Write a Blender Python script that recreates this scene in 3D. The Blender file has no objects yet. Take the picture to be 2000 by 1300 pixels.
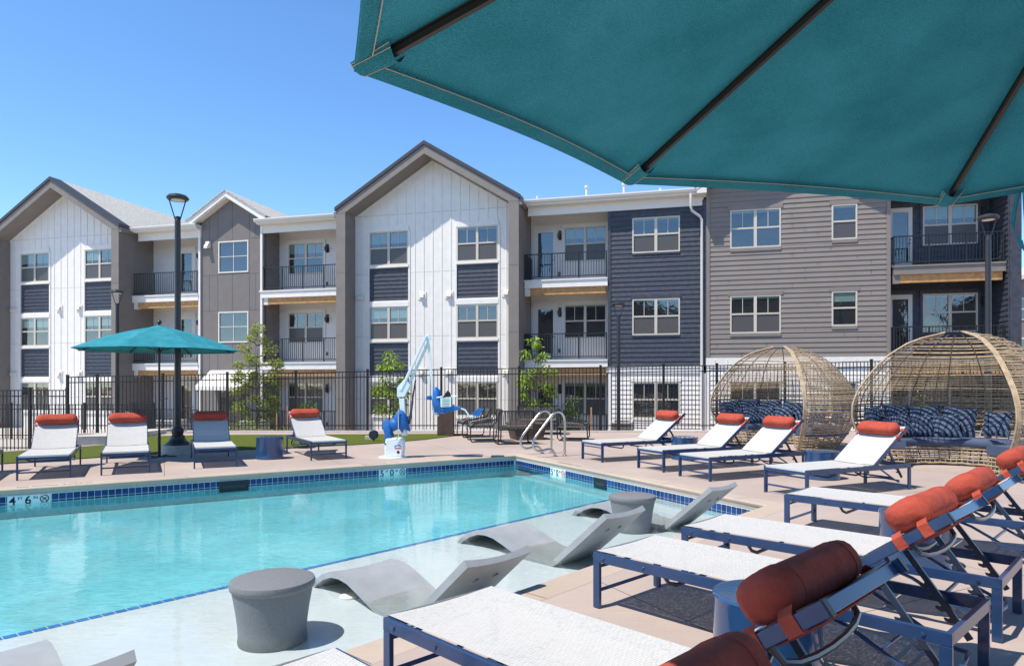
import bpy, bmesh, math, random
from mathutils import Vector, Matrix, geometry
random.seed(7)
R = math.radians
sc = bpy.context.scene
col = sc.collection
# ------------------------------------------------------------------ camera, light
FPX, CAMH, HZ = 1333.0, 1.55, 750.0
cd = bpy.data.cameras.new('camera'); cam = bpy.data.objects.new('camera', cd); col.objects.link(cam)
cam.location = (0, 0, CAMH); cam.rotation_euler = (R(90), 0, 0)
cd.sensor_width = 36; cd.lens = 36*FPX/2000; cd.shift_y = 0.05; cd.clip_start = 0.05; cd.clip_end = 2000
sc.camera = cam
SUN_EL, SUN_AZ = 63.5, 58.5            # light travels towards azimuth 62 deg right of the view axis
w = bpy.data.worlds.new('World'); sc.world = w; w.use_nodes = True
nt = w.node_tree; bg = nt.nodes['Background']; bg.inputs[1].default_value = 0.15
sky = nt.nodes.new('ShaderNodeTexSky'); sky.sky_type = 'NISHITA'; sky.sun_disc = False
sky.sun_elevation = R(SUN_EL); sky.sun_rotation = R(180+SUN_AZ); sky.altitude = 1600; sky.air_density = 1.0; sky.dust_density = 0.35; sky.ozone_density = 2.2
hs = nt.nodes.new('ShaderNodeHueSaturation'); hs.inputs['Saturation'].default_value = 1.18; hs.inputs['Value'].default_value = 1.11
nt.links.new(sky.outputs[0], hs.inputs['Color']); # added dimming towards the zenith, above the view, to lower the ambient light
wtc = nt.nodes.new('ShaderNodeTexCoord'); wsp = nt.nodes.new('ShaderNodeSeparateXYZ'); nt.links.new(wtc.outputs['Generated'], wsp.inputs[0])
wmr = nt.nodes.new('ShaderNodeMapRange'); wmr.inputs[1].default_value = .46; wmr.inputs[2].default_value = .95; wmr.inputs[3].default_value = 1.0; wmr.inputs[4].default_value = .30
nt.links.new(wsp.outputs['Z'], wmr.inputs[0])
wvm = nt.nodes.new('ShaderNodeVectorMath'); wvm.operation = 'SCALE'; nt.links.new(hs.outputs[0], wvm.inputs[0]); nt.links.new(wmr.outputs[0], wvm.inputs['Scale']); nt.links.new(wvm.outputs[0], bg.inputs[0])
sl = bpy.data.lights.new('sun', 'SUN'); sl.energy = 3.85; sl.angle = R(0.53); sl.color = (1.0, 0.925, 0.81)
sun = bpy.data.objects.new('sun', sl); col.objects.link(sun)
sdir = Vector((math.sin(R(SUN_AZ))*math.cos(R(SUN_EL)), math.cos(R(SUN_AZ))*math.cos(R(SUN_EL)), -math.sin(R(SUN_EL))))
sun.rotation_euler = sdir.to_track_quat('-Z', 'Y').to_euler(); sun.location = (-20, -10, 40)
sc.view_settings.view_transform = 'Standard'; sc.view_settings.look = 'None'; sc.view_settings.gamma = 1
sc.view_settings.exposure = 0.68
sc.render.resolution_x = 1024; sc.render.resolution_y = 665
try:
    sc.cycles.max_bounces = 8; sc.cycles.transparent_max_bounces = 16
except Exception: pass

# ------------------------------------------------------------------ helpers
def at(px, py, z=0.0):
    """point of the horizontal plane z that the photograph shows at pixel px,py"""
    d = (CAMH-z)*FPX/(py-HZ); return Vector(((px-1000)/FPX*d, d, z))
def ad(px, d, z=0.0): return Vector(((px-1000)/FPX*d, d, z))

def mat(name, color=(.5,.5,.5), rough=.6, metal=0.0, spec=.5, noise=None, bump=None, coat=0.0, ior=None):
    """noise=(scale, amount[, detail]) varies the colour; bump=(scale, strength, distance)"""
    m = bpy.data.materials.new(name); m.use_nodes = True
    n = m.node_tree; b = n.nodes['Principled BSDF']
    b.inputs['Base Color'].default_value = (*color, 1); b.inputs['Roughness'].default_value = rough
    b.inputs['Metallic'].default_value = metal
    b.inputs['Specular IOR Level'].default_value = spec
    if ior: b.inputs['IOR'].default_value = ior
    if coat: b.inputs['Coat Weight'].default_value = coat; b.inputs['Coat Roughness'].default_value = .05
    if noise or bump:
        tc = n.nodes.new('ShaderNodeTexCoord')
    if noise:
        nz = n.nodes.new('ShaderNodeTexNoise'); nz.inputs['Scale'].default_value = noise[0]; nz.inputs['Detail'].default_value = noise[2] if len(noise) > 2 else 4
        n.links.new(tc.outputs['Object'], nz.inputs['Vector'])
        cr = n.nodes.new('ShaderNodeValToRGB'); a = noise[1]
        cr.color_ramp.elements[0].position = .3; cr.color_ramp.elements[1].position = .7
        cr.color_ramp.elements[0].color = (*[c*(1-a) for c in color], 1); cr.color_ramp.elements[1].color = (*[min(1, c*(1+a)) for c in color], 1)
        n.links.new(nz.outputs['Fac'], cr.inputs['Fac']); n.links.new(cr.outputs['Color'], b.inputs['Base Color'])
    if bump:
        nb = n.nodes.new('ShaderNodeTexNoise'); nb.inputs['Scale'].default_value = bump[0]; nb.inputs['Detail'].default_value = 5
        n.links.new(tc.outputs['Object'], nb.inputs['Vector'])
        bp = n.nodes.new('ShaderNodeBump'); bp.inputs['Strength'].default_value = bump[1]; bp.inputs['Distance'].default_value = bump[2]
        n.links.new(nb.outputs['Fac'], bp.inputs['Height']); n.links.new(bp.outputs['Normal'], b.inputs['Normal'])
    return m

class MB:
    """collects shapes and links them as ONE mesh object"""
    def __init__(s): s.v = []; s.f = []; s.sm = []
    def add(s, vs, fs, smooth=False):
        o = len(s.v); s.v += [tuple(p) for p in vs]
        for f in fs: s.f.append([i+o for i in f]); s.sm.append(smooth)
    def box(s, x0, x1, y0, y1, z0, z1):
        s.add([(x0,y0,z0),(x1,y0,z0),(x1,y1,z0),(x0,y1,z0),(x0,y0,z1),(x1,y0,z1),(x1,y1,z1),(x0,y1,z1)],
              [(0,3,2,1),(4,5,6,7),(0,1,5,4),(1,2,6,5),(2,3,7,6),(3,0,4,7)])
    def quad(s, *p): s.add(p, [tuple(range(len(p)))])
    def prism(s, poly, axis, a0, a1):
        """poly: 2-D outline; axis 'x','y','z' = extrusion axis"""
        def P(p, a):
            return {'x': (a, p[0], p[1]), 'y': (p[0], a, p[1]), 'z': (p[0], p[1], a)}[axis]
        n = len(poly); vs = [P(p, a0) for p in poly]+[P(p, a1) for p in poly]
        fs = [tuple(range(n)), tuple(reversed(range(n, 2*n)))]+[(i, (i+1) % n, n+(i+1) % n, n+i) for i in range(n)]
        s.add(vs, fs)
    def bar(s, a, b, wd, ht, up=(0,0,1)):
        """rectangular bar from a to b, wd across, ht along up"""
        a = Vector(a); b = Vector(b); t = (b-a).normalized(); u = Vector(up); x = t.cross(u).normalized(); u = x.cross(t).normalized()
        vs = []
        for p in (a, b):
            for sx, su in ((-1,-1),(1,-1),(1,1),(-1,1)): vs.append(p+x*sx*wd/2+u*su*ht/2)
        s.add(vs, [(0,1,2,3),(7,6,5,4),(0,4,5,1),(1,5,6,2),(2,6,7,3),(3,7,4,0)])
    def tube(s, path, r, n=8, caps=True, smooth=True):
        path = [Vector(p) for p in path]; rs = r if isinstance(r, (list, tuple)) else [r]*len(path)
        vs = []; ref = None
        for i, p in enumerate(path):
            t = (path[min(i+1, len(path)-1)]-path[max(i-1, 0)]).normalized()
            if ref is None: ref = Vector((0,0,1)) if abs(t.z) < .9 else Vector((1,0,0))
            x = t.cross(ref).normalized(); y = t.cross(x).normalized(); ref = -y if (-y).dot(ref) > 0 else y
            for k in range(n):
                a = 2*math.pi*k/n; vs.append(p+(x*math.cos(a)+y*math.sin(a))*rs[i])
        fs = []
        for i in range(len(path)-1):
            for k in range(n): fs.append((i*n+k, i*n+(k+1) % n, (i+1)*n+(k+1) % n, (i+1)*n+k))
        s.add(vs, fs, smooth)
        if caps:
            s.add(vs[:n], [tuple(range(n))]); s.add(vs[-n:], [tuple(range(n))])
    def lathe(s, prof, n=32, c=(0,0,0), smooth=True):
        vs = []; fs = []
        for r, z in prof:
            for k in range(n):
                a = 2*math.pi*k/n; vs.append((c[0]+r*math.cos(a), c[1]+r*math.sin(a), c[2]+z))
        for i in range(len(prof)-1):
            for k in range(n): fs.append((i*n+k, i*n+(k+1) % n, (i+1)*n+(k+1) % n, (i+1)*n+k))
        s.add(vs, fs, smooth)
        if prof[0][0] > 1e-4: s.add(vs[:n], [tuple(reversed(range(n)))])
        if prof[-1][0] > 1e-4: s.add(vs[-n:], [tuple(range(n))])
    def build(s, name, m, parent=None, bevel=0, auto=None, loc=None, rotz=0):
        me = bpy.data.meshes.new(name); me.from_pydata(s.v, [], s.f); me.materials.append(m)
        me.polygons.foreach_set('use_smooth', s.sm)
        bm = bmesh.new(); bm.from_mesh(me)
        if bevel or any(s.sm): bmesh.ops.remove_doubles(bm, verts=bm.verts, dist=1e-5)
        bmesh.ops.recalc_face_normals(bm, faces=bm.faces); 
        bm.to_mesh(me); bm.free()
        if any(s.sm):
            try: me.set_sharp_from_angle(angle=R(auto or 40))
            except Exception: pass
        me.update()
        o = bpy.data.objects.new(name, me); col.objects.link(o)
        if bevel:
            md = o.modifiers.new('bevel', 'BEVEL'); md.width = bevel; md.segments = 2; md.limit_method = 'ANGLE'; md.angle_limit = R(50)
        if parent: o.parent = parent
        if loc is not None: o.location = loc; o.rotation_euler = (0, 0, rotz)
        return o

def tag(o, label=None, cat=None, group=None, kind=None):
    if label: o['label'] = label
    if cat: o['category'] = cat
    if group: o['group'] = group
    if kind: o['kind'] = kind
    return o
def thing(name, label, cat, loc=(0,0,0), rotz=0, group=None):
    o = bpy.data.objects.new(name, None); col.objects.link(o); o.empty_display_size = .2
    o.location = loc; o.rotation_euler = (0, 0, rotz); return tag(o, label, cat, group)
def struct(name, mb, m, label=None, cat=None, **k):
    o = mb.build(name, m, **k); o['kind'] = 'structure'
    o['label'] = label or name.replace('_', ' '); 
    if cat: o['category'] = cat
    return o
def dup(root, loc, rotz, label):
    kids = {}
    for o in bpy.data.objects:
        if o.parent: kids.setdefault(o.parent.name, []).append(o)
    def cp(o, par):
        c = o.copy(); col.objects.link(c)
        if par: c.parent = par
        for k in kids.get(o.name, []): cp(k, c)
        return c
    r = cp(root, None); r.location = loc; r.rotation_euler = (0, 0, rotz); r['label'] = label
    return r
def sweep(mb, line, prof, closed=False, smooth=False):
    """sweep a (out, z) profile along a 2-D polyline; out is to the left of travel"""
    n = len(line); L = [Vector((p[0], p[1])) for p in line]; rows = []
    for i in range(n):
        def nrm(a, b): t = (b-a).normalized(); return Vector((-t.y, t.x))
        if closed or 0 < i < n-1: n1 = nrm(L[i-1], L[i]); n2 = nrm(L[i], L[(i+1) % n])
        elif i == 0: n1 = n2 = nrm(L[0], L[1])
        else: n1 = n2 = nrm(L[-2], L[-1])
        m = (n1+n2).normalized(); m = m/max(.3, m.dot(n1))
        rows.append([(L[i].x+m.x*o, L[i].y+m.y*o, z) for o, z in prof])
    k = len(prof); vs = [p for r in rows for p in r]; fs = []
    for i in range(n if closed else n-1):
        j = (i+1) % n
        for q in range(k-1): fs.append((i*k+q, i*k+q+1, j*k+q+1, j*k+q))
    mb.add(vs, fs, smooth)

# ------------------------------------------------------------------ materials
M = {}
M['white'] = mat('white board', (.81,.78,.735), .55, noise=(3,.04), bump=(60,.08,.01))
M['cream'] = mat('cream trim', (.74,.71,.66), .5)
M['offwhite'] = mat('balcony wall', (.70,.68,.66), .6, noise=(2,.03))
M['taupe'] = mat('taupe panel', (.215,.190,.172), .62, noise=(2.5,.07), bump=(50,.15,.01))
M['taupe2'] = mat('grey panel', (.185,.165,.155), .62, noise=(2.5,.06), bump=(50,.15,.01))
M['grey_siding'] = mat('grey siding', (.228,.197,.178), .6, noise=(1.5,.05), bump=(40,.12,.01))
M['navy_siding'] = mat('navy siding', (.047,.053,.071), .5, noise=(7,.28,7), bump=(45,.5,.012))
M['charcoal'] = mat('roof edge metal', (.05,.05,.055), .45)
M['frame'] = mat('window frame', (.58,.53,.45), .45)
M['glass'] = mat('window glass', (.022,.026,.03), .02, spec=1.0, ior=1.9)
M['glass'] = mat('window glass', (.016,.020,.022), .02, spec=1.0, ior=1.75, bump=(1.3,.35,.02))
M['screen'] = mat('insect screen', (.085,.078,.074), .35, spec=.6, noise=(30,.15))
M['blind'] = mat('roller blind behind glass', (.15,.23,.215), .03, spec=1.0, ior=1.7)
M['black_metal'] = mat('black metal', (.018,.018,.020), .38)
M['fence_metal'] = mat('fence black', (.012,.012,.013), .4)
M['timber'] = mat('timber beam', (.50,.27,.10), .6, noise=(6,.25), bump=(20,.2,.01))
M['shingle'] = mat('roof shingles', (.45,.44,.42), .85, noise=(9,.25), bump=(25,.6,.03))
M['door_white'] = mat('door paint', (.70,.68,.64), .45)
M['dark_metal'] = mat('dark metal', (.03,.03,.034), .35)
M['rib_brown'] = mat('brown anodised rib', (.050,.040,.034), .35, metal=.4)
M['black_plastic'] = mat('black plastic', (.012,.012,.012), .4)
M['steel'] = mat('polished steel', (.62,.60,.56), .2, metal=1.0)
M['blue_frame'] = mat('blue powder coat', (.018,.050,.135), .3, coat=.3, noise=(14,.10))
M['blue_gloss'] = mat('glossy blue fibreglass', (.020,.075,.19), .16, coat=.7, noise=(3,.12))
M['strut'] = mat('dark strut', (.022,.032,.06), .35)
M['grey_tube'] = mat('grey tube', (.10,.10,.105), .3, metal=.5)
M['orange'] = mat('terracotta canvas', (.39,.070,.045), .92, noise=(11,.14,6), bump=(11,.7,.025), spec=.2)
M['stitch'] = mat('pale stitching', (.62,.48,.36), .8)
M['ledge_grey'] = mat('grey moulded plastic', (.30,.32,.335), .5, noise=(6,.08))
M['stool_grey'] = mat('speckled grey plastic', (.16,.175,.187), .6, noise=(260,.35,2), bump=(200,.3,.002))
M['stool_top'] = mat('speckled grey top', (.175,.18,.19), .6, noise=(260,.45,2))
M['wicker'] = mat('natural wicker', (.42,.325,.21), .6, noise=(12,.28))
M['wicker_dark'] = mat('brown rib', (.20,.145,.10), .6)
M['cushion'] = mat('slate blue cushion', (.060,.085,.145), .85, bump=(120,.2,.003), noise=(5,.08))
M['rope'] = mat('dark woven rope', (.12,.11,.10), .7)
M['bronze'] = mat('fire table brown', (.085,.055,.04), .55, noise=(8,.2))
M['cush_dark'] = mat('charcoal cushion', (.10,.095,.09), .9)
M['cush_grey'] = mat('grey cushion', (.42,.41,.40), .9)
M['liftblue'] = mat('blue vinyl', (.012,.125,.40), .5, noise=(6,.15), bump=(9,.5,.02))
M['liftwhite'] = mat('lift white', (.74,.82,.83), .35)
M['concrete'] = mat('pale concrete', (.50,.49,.46), .85, noise=(8,.12), bump=(40,.3,.01))
M['kerb'] = mat('kerb concrete', (.56,.50,.46), .85, noise=(6,.1))
M['bark'] = mat('bark', (.13,.10,.08), .85, noise=(12,.3))
M['stake'] = mat('wood stake', (.42,.22,.11), .8)
M['text'] = mat('black lettering', (.006,.006,.008), .4)
M['text_grey'] = mat('worn lettering', (.17,.15,.14), .8)
M['marker'] = mat('marker tile', (.62,.78,.80), .3)
M['grout'] = mat('grout', (.60,.72,.74), .7)
M['red'] = mat('red mark', (.55,.04,.04), .5)
M['logo_blue'] = mat('logo blue', (.03,.14,.4), .5)

def leafmat(name, c1, c2):
    m = bpy.data.materials.new(name); m.use_nodes = True; n = m.node_tree; b = n.nodes['Principled BSDF']
    b.inputs['Roughness'].default_value = .5
    g = n.nodes.new('ShaderNodeNewGeometry'); cr = n.nodes.new('ShaderNodeValToRGB')
    cr.color_ramp.elements[0].color = (*c1, 1); cr.color_ramp.elements[1].color = (*c2, 1)
    n.links.new(g.outputs['Random Per Island'], cr.inputs['Fac']); n.links.new(cr.outputs['Color'], b.inputs['Base Color'])
    tr = n.nodes.new('ShaderNodeBsdfTranslucent'); mx = n.nodes.new('ShaderNodeMixShader'); mx.inputs[0].default_value = .4
    n.links.new(cr.outputs['Color'], tr.inputs['Color']); n.links.new(b.outputs[0], mx.inputs[1]); n.links.new(tr.outputs[0], mx.inputs[2])
    n.links.new(mx.outputs[0], n.nodes['Material Output'].inputs[0]); return m
M['leaf_a'] = leafmat('leaf yellow green', (.17,.24,.035), (.44,.50,.10))
M['leaf_b'] = leafmat('leaf bright green', (.12,.24,.02), (.42,.55,.07))
M['leaf_c'] = leafmat('leaf mid green', (.06,.14,.03), (.20,.32,.07))

def sling_mat():
    m = bpy.data.materials.new('white woven sling'); m.use_nodes = True; n = m.node_tree; b = n.nodes['Principled BSDF']
    b.inputs['Roughness'].default_value = .75; b.inputs['Specular IOR Level'].default_value = .2
    tc = n.nodes.new('ShaderNodeTexCoord'); mp = n.nodes.new('ShaderNodeMapping'); mp.inputs['Scale'].default_value = (85, 12, 12)
    # regular woven dashes running across the sling
    sx = n.nodes.new('ShaderNodeSeparateXYZ'); n.links.new(tc.outputs['Object'], sx.inputs[0])
    cx = n.nodes.new('ShaderNodeCombineXYZ'); n.links.new(sx.outputs['Y'], cx.inputs['X']); n.links.new(sx.outputs['X'], cx.inputs['Y'])
    nz = n.nodes.new('ShaderNodeTexBrick'); nz.inputs['Scale'].default_value = 1; nz.inputs['Brick Width'].default_value = .046; nz.inputs['Row Height'].default_value = .0125
    nz.inputs['Mortar Size'].default_value = .0022; nz.inputs['Mortar Smooth'].default_value = .5; nz.inputs['Color1'].default_value = (.56,.56,.548,1); nz.inputs['Color2'].default_value = (.52,.52,.51,1); nz.inputs['Mortar'].default_value = (.40,.40,.40,1)
    n.links.new(cx.outputs[0], nz.inputs['Vector']); n.links.new(nz.outputs['Color'], b.inputs['Base Color'])
    bp = n.nodes.new('ShaderNodeBump'); bp.inputs['Strength'].default_value = .5; bp.inputs['Distance'].default_value = .004
    n.links.new(nz.outputs['Color'], bp.inputs['Height']); n.links.new(bp.outputs['Normal'], b.inputs['Normal'])
    tp = n.nodes.new('ShaderNodeBsdfTransparent'); mx = n.nodes.new('ShaderNodeMixShader')
    # open mesh: small holes let light through
    mp2 = n.nodes.new('ShaderNodeMapping'); mp2.inputs['Scale'].default_value = (90, 45, 45)
    nz2 = n.nodes.new('ShaderNodeTexNoise'); nz2.inputs['Scale'].default_value = 1.0; nz2.inputs['Detail'].default_value = 0
    n.links.new(tc.outputs['Object'], mp2.inputs[0]); n.links.new(mp2.outputs[0], nz2.inputs['Vector'])
    mr = n.nodes.new('ShaderNodeMapRange'); mr.inputs[1].default_value = .5; mr.inputs[2].default_value = .75; mr.inputs[3].default_value = .02; mr.inputs[4].default_value = .14
    n.links.new(nz2.outputs['Fac'], mr.inputs[0]); n.links.new(mr.outputs[0], mx.inputs[0])
    n.links.new(b.outputs[0], mx.inputs[1]); n.links.new(tp.outputs[0], mx.inputs[2]); n.links.new(mx.outputs[0], n.nodes['Material Output'].inputs[0])
    return m
M['sling'] = sling_mat()

def canvas_mat():
    m = bpy.data.materials.new('teal canvas'); m.use_nodes = True; n = m.node_tree; b = n.nodes['Principled BSDF']
    c = (.018,.235,.285)
    b.inputs['Roughness'].default_value = .85; b.inputs['Specular IOR Level'].default_value = .15
    tc = n.nodes.new('ShaderNodeTexCoord')
    nz = n.nodes.new('ShaderNodeTexNoise'); nz.inputs['Scale'].default_value = 260; nz.inputs['Detail'].default_value = 2
    n2 = n.nodes.new('ShaderNodeTexNoise'); n2.inputs['Scale'].default_value = 4.5; n2.inputs['Detail'].default_value = 4
    mxn = n.nodes.new('ShaderNodeMath'); mxn.operation = 'ADD'
    n.links.new(tc.outputs['Object'], nz.inputs['Vector']); n.links.new(tc.outputs['Object'], n2.inputs['Vector'])
    n.links.new(nz.outputs['Fac'], mxn.inputs[0]); n.links.new(n2.outputs['Fac'], mxn.inputs[1])
    cr = n.nodes.new('ShaderNodeMapRange'); cr.inputs[1].default_value = .68; cr.inputs[2].default_value = 1.32; cr.inputs[3].default_value = 0; cr.inputs[4].default_value = 1
    cm = n.nodes.new('ShaderNodeMix'); cm.data_type = 'RGBA'; cm.inputs[6].default_value = (.030,.27,.35,1); cm.inputs[7].default_value = (.070,.43,.53,1)
    n.links.new(mxn.outputs[0], cr.inputs[0]); n.links.new(cr.outputs[0], cm.inputs[0]); n.links.new(cm.outputs[2], b.inputs['Base Color'])
    tr = n.nodes.new('ShaderNodeBsdfTranslucent'); mx = n.nodes.new('ShaderNodeMixShader'); mx.inputs[0].default_value = .06
    n.links.new(cm.outputs[2], tr.inputs['Color'])
    bp = n.nodes.new('ShaderNodeBump'); bp.inputs['Strength'].default_value = .75; bp.inputs['Distance'].default_value = .03
    n.links.new(mxn.outputs[0], bp.inputs['Height']); n.links.new(bp.outputs['Normal'], b.inputs['Normal']); n.links.new(bp.outputs['Normal'], tr.inputs['Normal'])
    n.links.new(b.outputs[0], mx.inputs[1]); n.links.new(tr.outputs[0], mx.inputs[2]); n.links.new(mx.outputs[0], n.nodes['Material Output'].inputs[0])
    return m
M['canvas'] = canvas_mat()

def tile_mat():
    m = bpy.data.materials.new('blue glass tile'); m.use_nodes = True; n = m.node_tree; b = n.nodes['Principled BSDF']
    b.inputs['Roughness'].default_value = .12
    g = n.nodes.new('ShaderNodeNewGeometry'); cr = n.nodes.new('ShaderNodeValToRGB')
    cr.color_ramp.elements[0].color = (.004,.02,.10,1); cr.color_ramp.elements[1].color = (.009,.055,.21,1)
    n.links.new(g.outputs['Random Per Island'], cr.inputs['Fac']); n.links.new(cr.outputs['Color'], b.inputs['Base Color']); return m
M['tile'] = tile_mat()
M['tile_bright'] = mat('bright blue edge tile', (.02,.13,.46), .2)

def deck_mat(name, c, joints=True, ang=0.0, size=3.0):
    m = bpy.data.materials.new(name); m.use_nodes = True; n = m.node_tree; b = n.nodes['Principled BSDF']; b.inputs['Roughness'].default_value = .85
    b.inputs['Specular IOR Level'].default_value = .25
    tc = n.nodes.new('ShaderNodeTexCoord')
    mp = n.nodes.new('ShaderNodeMapping'); mp.inputs['Rotation'].default_value = (0, 0, ang); n.links.new(tc.outputs['Object'], mp.inputs[0])
    n1 = n.nodes.new('ShaderNodeTexNoise'); n1.inputs['Scale'].default_value = .55; n1.inputs['Detail'].default_value = 8; n1.inputs['Roughness'].default_value = .6
    n.links.new(mp.outputs[0], n1.inputs['Vector'])
    st = n.nodes.new('ShaderNodeMapping'); st.inputs['Scale'].default_value = (2.0, 60, 1); st.inputs['Rotation'].default_value = (0, 0, ang); n.links.new(tc.outputs['Object'], st.inputs[0])
    n2 = n.nodes.new('ShaderNodeTexNoise'); n2.inputs['Scale'].default_value = 1; n2.inputs['Detail'].default_value = 4; n.links.new(st.outputs[0], n2.inputs['Vector'])
    n3 = n.nodes.new('ShaderNodeTexNoise'); n3.inputs['Scale'].default_value = 70; n3.inputs['Detail'].default_value = 3; n.links.new(tc.outputs['Object'], n3.inputs['Vector'])
    a1 = n.nodes.new('ShaderNodeMath'); a1.operation = 'MULTIPLY_ADD'; a1.inputs[1].default_value = .35
    n.links.new(n2.outputs['Fac'], a1.inputs[0]); n.links.new(n1.outputs['Fac'], a1.inputs[2])
    a2 = n.nodes.new('ShaderNodeMath'); a2.operation = 'MULTIPLY_ADD'; a2.inputs[1].default_value = .25
    n.links.new(n3.outputs['Fac'], a2.inputs[0]); n.links.new(a1.outputs[0], a2.inputs[2])
    mr = n.nodes.new('ShaderNodeMapRange'); mr.inputs[1].default_value = .5; mr.inputs[2].default_value = 1.05; mr.inputs[3].default_value = .80; mr.inputs[4].default_value = 1.14
    n.links.new(a2.outputs[0], mr.inputs[0])
    out = mr.outputs[0]
    if joints:
        br = n.nodes.new('ShaderNodeTexBrick'); br.offset = 0; br.inputs['Scale'].default_value = 1; br.inputs['Mortar Size'].default_value = .0065; br.inputs['Mortar Smooth'].default_value = .3
        br.inputs['Brick Width'].default_value = size; br.inputs['Row Height'].default_value = size
        br.inputs['Color1'].default_value = (1,1,1,1); br.inputs['Color2'].default_value = (1,1,1,1); br.inputs['Mortar'].default_value = (.42,.40,.40,1)
        n.links.new(mp.outputs[0], br.inputs['Vector'])
        mm = n.nodes.new('ShaderNodeMath'); mm.operation = 'MULTIPLY'; n.links.new(out, mm.inputs[0]); n.links.new(br.outputs['Color'], mm.inputs[1]); out = mm.outputs[0]
    vm = n.nodes.new('ShaderNodeVectorMath'); vm.operation = 'SCALE'; vm.inputs[0].default_value = c; n.links.new(out, vm.inputs['Scale'])
    n.links.new(vm.outputs[0], b.inputs['Base Color'])
    bp = n.nodes.new('ShaderNodeBump'); bp.inputs['Strength'].default_value = .25; bp.inputs['Distance'].default_value = .006
    n.links.new(a2.outputs[0], bp.inputs['Height']); n.links.new(bp.outputs['Normal'], b.inputs['Normal'])
    return m
M['deck'] = deck_mat('broomed mauve concrete', (.398,.330,.300), True, R(-27), 3.05)
M['coping'] = deck_mat('tan coping', (.44,.365,.305), False, R(45))
M['street'] = deck_mat('pale street concrete', (.46,.43,.40), False)
M['turf'] = mat('artificial turf', (.105,.135,.022), .95, noise=(38,.38,8), bump=(180,.9,.02), spec=.15)
M['soil'] = mat('planting soil', (.25,.20,.16), .95, noise=(5,.3), bump=(10,.6,.05))

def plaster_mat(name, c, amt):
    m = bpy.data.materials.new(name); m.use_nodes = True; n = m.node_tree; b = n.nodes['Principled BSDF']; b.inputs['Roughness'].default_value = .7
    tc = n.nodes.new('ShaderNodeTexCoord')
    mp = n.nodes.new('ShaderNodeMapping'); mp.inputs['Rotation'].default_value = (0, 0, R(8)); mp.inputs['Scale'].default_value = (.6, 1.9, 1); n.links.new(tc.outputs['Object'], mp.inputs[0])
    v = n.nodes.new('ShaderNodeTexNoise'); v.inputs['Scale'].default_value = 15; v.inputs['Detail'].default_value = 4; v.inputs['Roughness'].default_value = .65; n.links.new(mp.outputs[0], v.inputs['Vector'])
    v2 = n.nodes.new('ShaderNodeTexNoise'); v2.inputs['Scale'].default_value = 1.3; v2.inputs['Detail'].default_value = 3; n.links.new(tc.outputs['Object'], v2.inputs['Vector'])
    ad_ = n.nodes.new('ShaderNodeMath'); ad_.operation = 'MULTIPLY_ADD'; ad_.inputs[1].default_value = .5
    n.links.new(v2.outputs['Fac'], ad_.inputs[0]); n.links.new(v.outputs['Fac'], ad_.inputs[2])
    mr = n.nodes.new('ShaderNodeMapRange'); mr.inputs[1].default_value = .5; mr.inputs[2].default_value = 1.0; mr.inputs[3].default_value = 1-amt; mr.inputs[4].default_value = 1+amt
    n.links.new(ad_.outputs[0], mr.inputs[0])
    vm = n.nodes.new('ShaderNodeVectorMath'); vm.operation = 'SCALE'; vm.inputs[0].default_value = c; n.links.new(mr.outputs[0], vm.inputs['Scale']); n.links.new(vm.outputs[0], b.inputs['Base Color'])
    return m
M['plaster'] = plaster_mat('ripple-painted pool plaster', (.28,.545,.61), .24)  # mottle paints the rippling light of the water into the plaster colour
M['plaster_shelf'] = plaster_mat('shelf plaster', (.525,.535,.575), .07)

def water_mat():
    m = bpy.data.materials.new('pool water'); m.use_nodes = True; n = m.node_tree; n.nodes.remove(n.nodes['Principled BSDF'])
    tc = n.nodes.new('ShaderNodeTexCoord')
    mp = n.nodes.new('ShaderNodeMapping'); mp.inputs['Rotation'].default_value = (0, 0, R(10)); mp.inputs['Scale'].default_value = (1, 1.6, 1); n.links.new(tc.outputs['Object'], mp.inputs[0])
    a = n.nodes.new('ShaderNodeTexNoise'); a.inputs['Scale'].default_value = 9; a.inputs['Detail'].default_value = 3; n.links.new(mp.outputs[0], a.inputs['Vector'])
    b2 = n.nodes.new('ShaderNodeTexNoise'); b2.inputs['Scale'].default_value = 1.6; b2.inputs['Detail'].default_value = 2; n.links.new(mp.outputs[0], b2.inputs['Vector'])
    s = n.nodes.new('ShaderNodeMath'); s.operation = 'MULTIPLY_ADD'; s.inputs[1].default_value = 2.2; n.links.new(b2.outputs['Fac'], s.inputs[0]); n.links.new(a.outputs['Fac'], s.inputs[2])
    bp = n.nodes.new('ShaderNodeBump'); bp.inputs['Strength'].default_value = .11; bp.inputs['Distance'].default_value = .012; n.links.new(s.outputs[0], bp.inputs['Height'])
    gl = n.nodes.new('ShaderNodeBsdfGlossy'); gl.inputs['Roughness'].default_value = .015; n.links.new(bp.outputs['Normal'], gl.inputs['Normal'])
    tp = n.nodes.new('ShaderNodeBsdfTransparent')
    fr = n.nodes.new('ShaderNodeFresnel'); fr.inputs['IOR'].default_value = 1.33; n.links.new(bp.outputs['Normal'], fr.inputs['Normal'])
    mx = n.nodes.new('ShaderNodeMixShader'); n.links.new(fr.outputs[0], mx.inputs[0]); n.links.new(tp.outputs[0], mx.inputs[1]); n.links.new(gl.outputs[0], mx.inputs[2])
    n.links.new(mx.outputs[0], n.nodes['Material Output'].inputs['Surface'])
    va = n.nodes.new('ShaderNodeVolumeAbsorption'); va.inputs['Color'].default_value = (.0, .71, .80, 1); va.inputs['Density'].default_value = .62
    n.links.new(va.outputs[0], n.nodes['Material Output'].inputs['Volume'])
    return m
M['water'] = water_mat()

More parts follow.
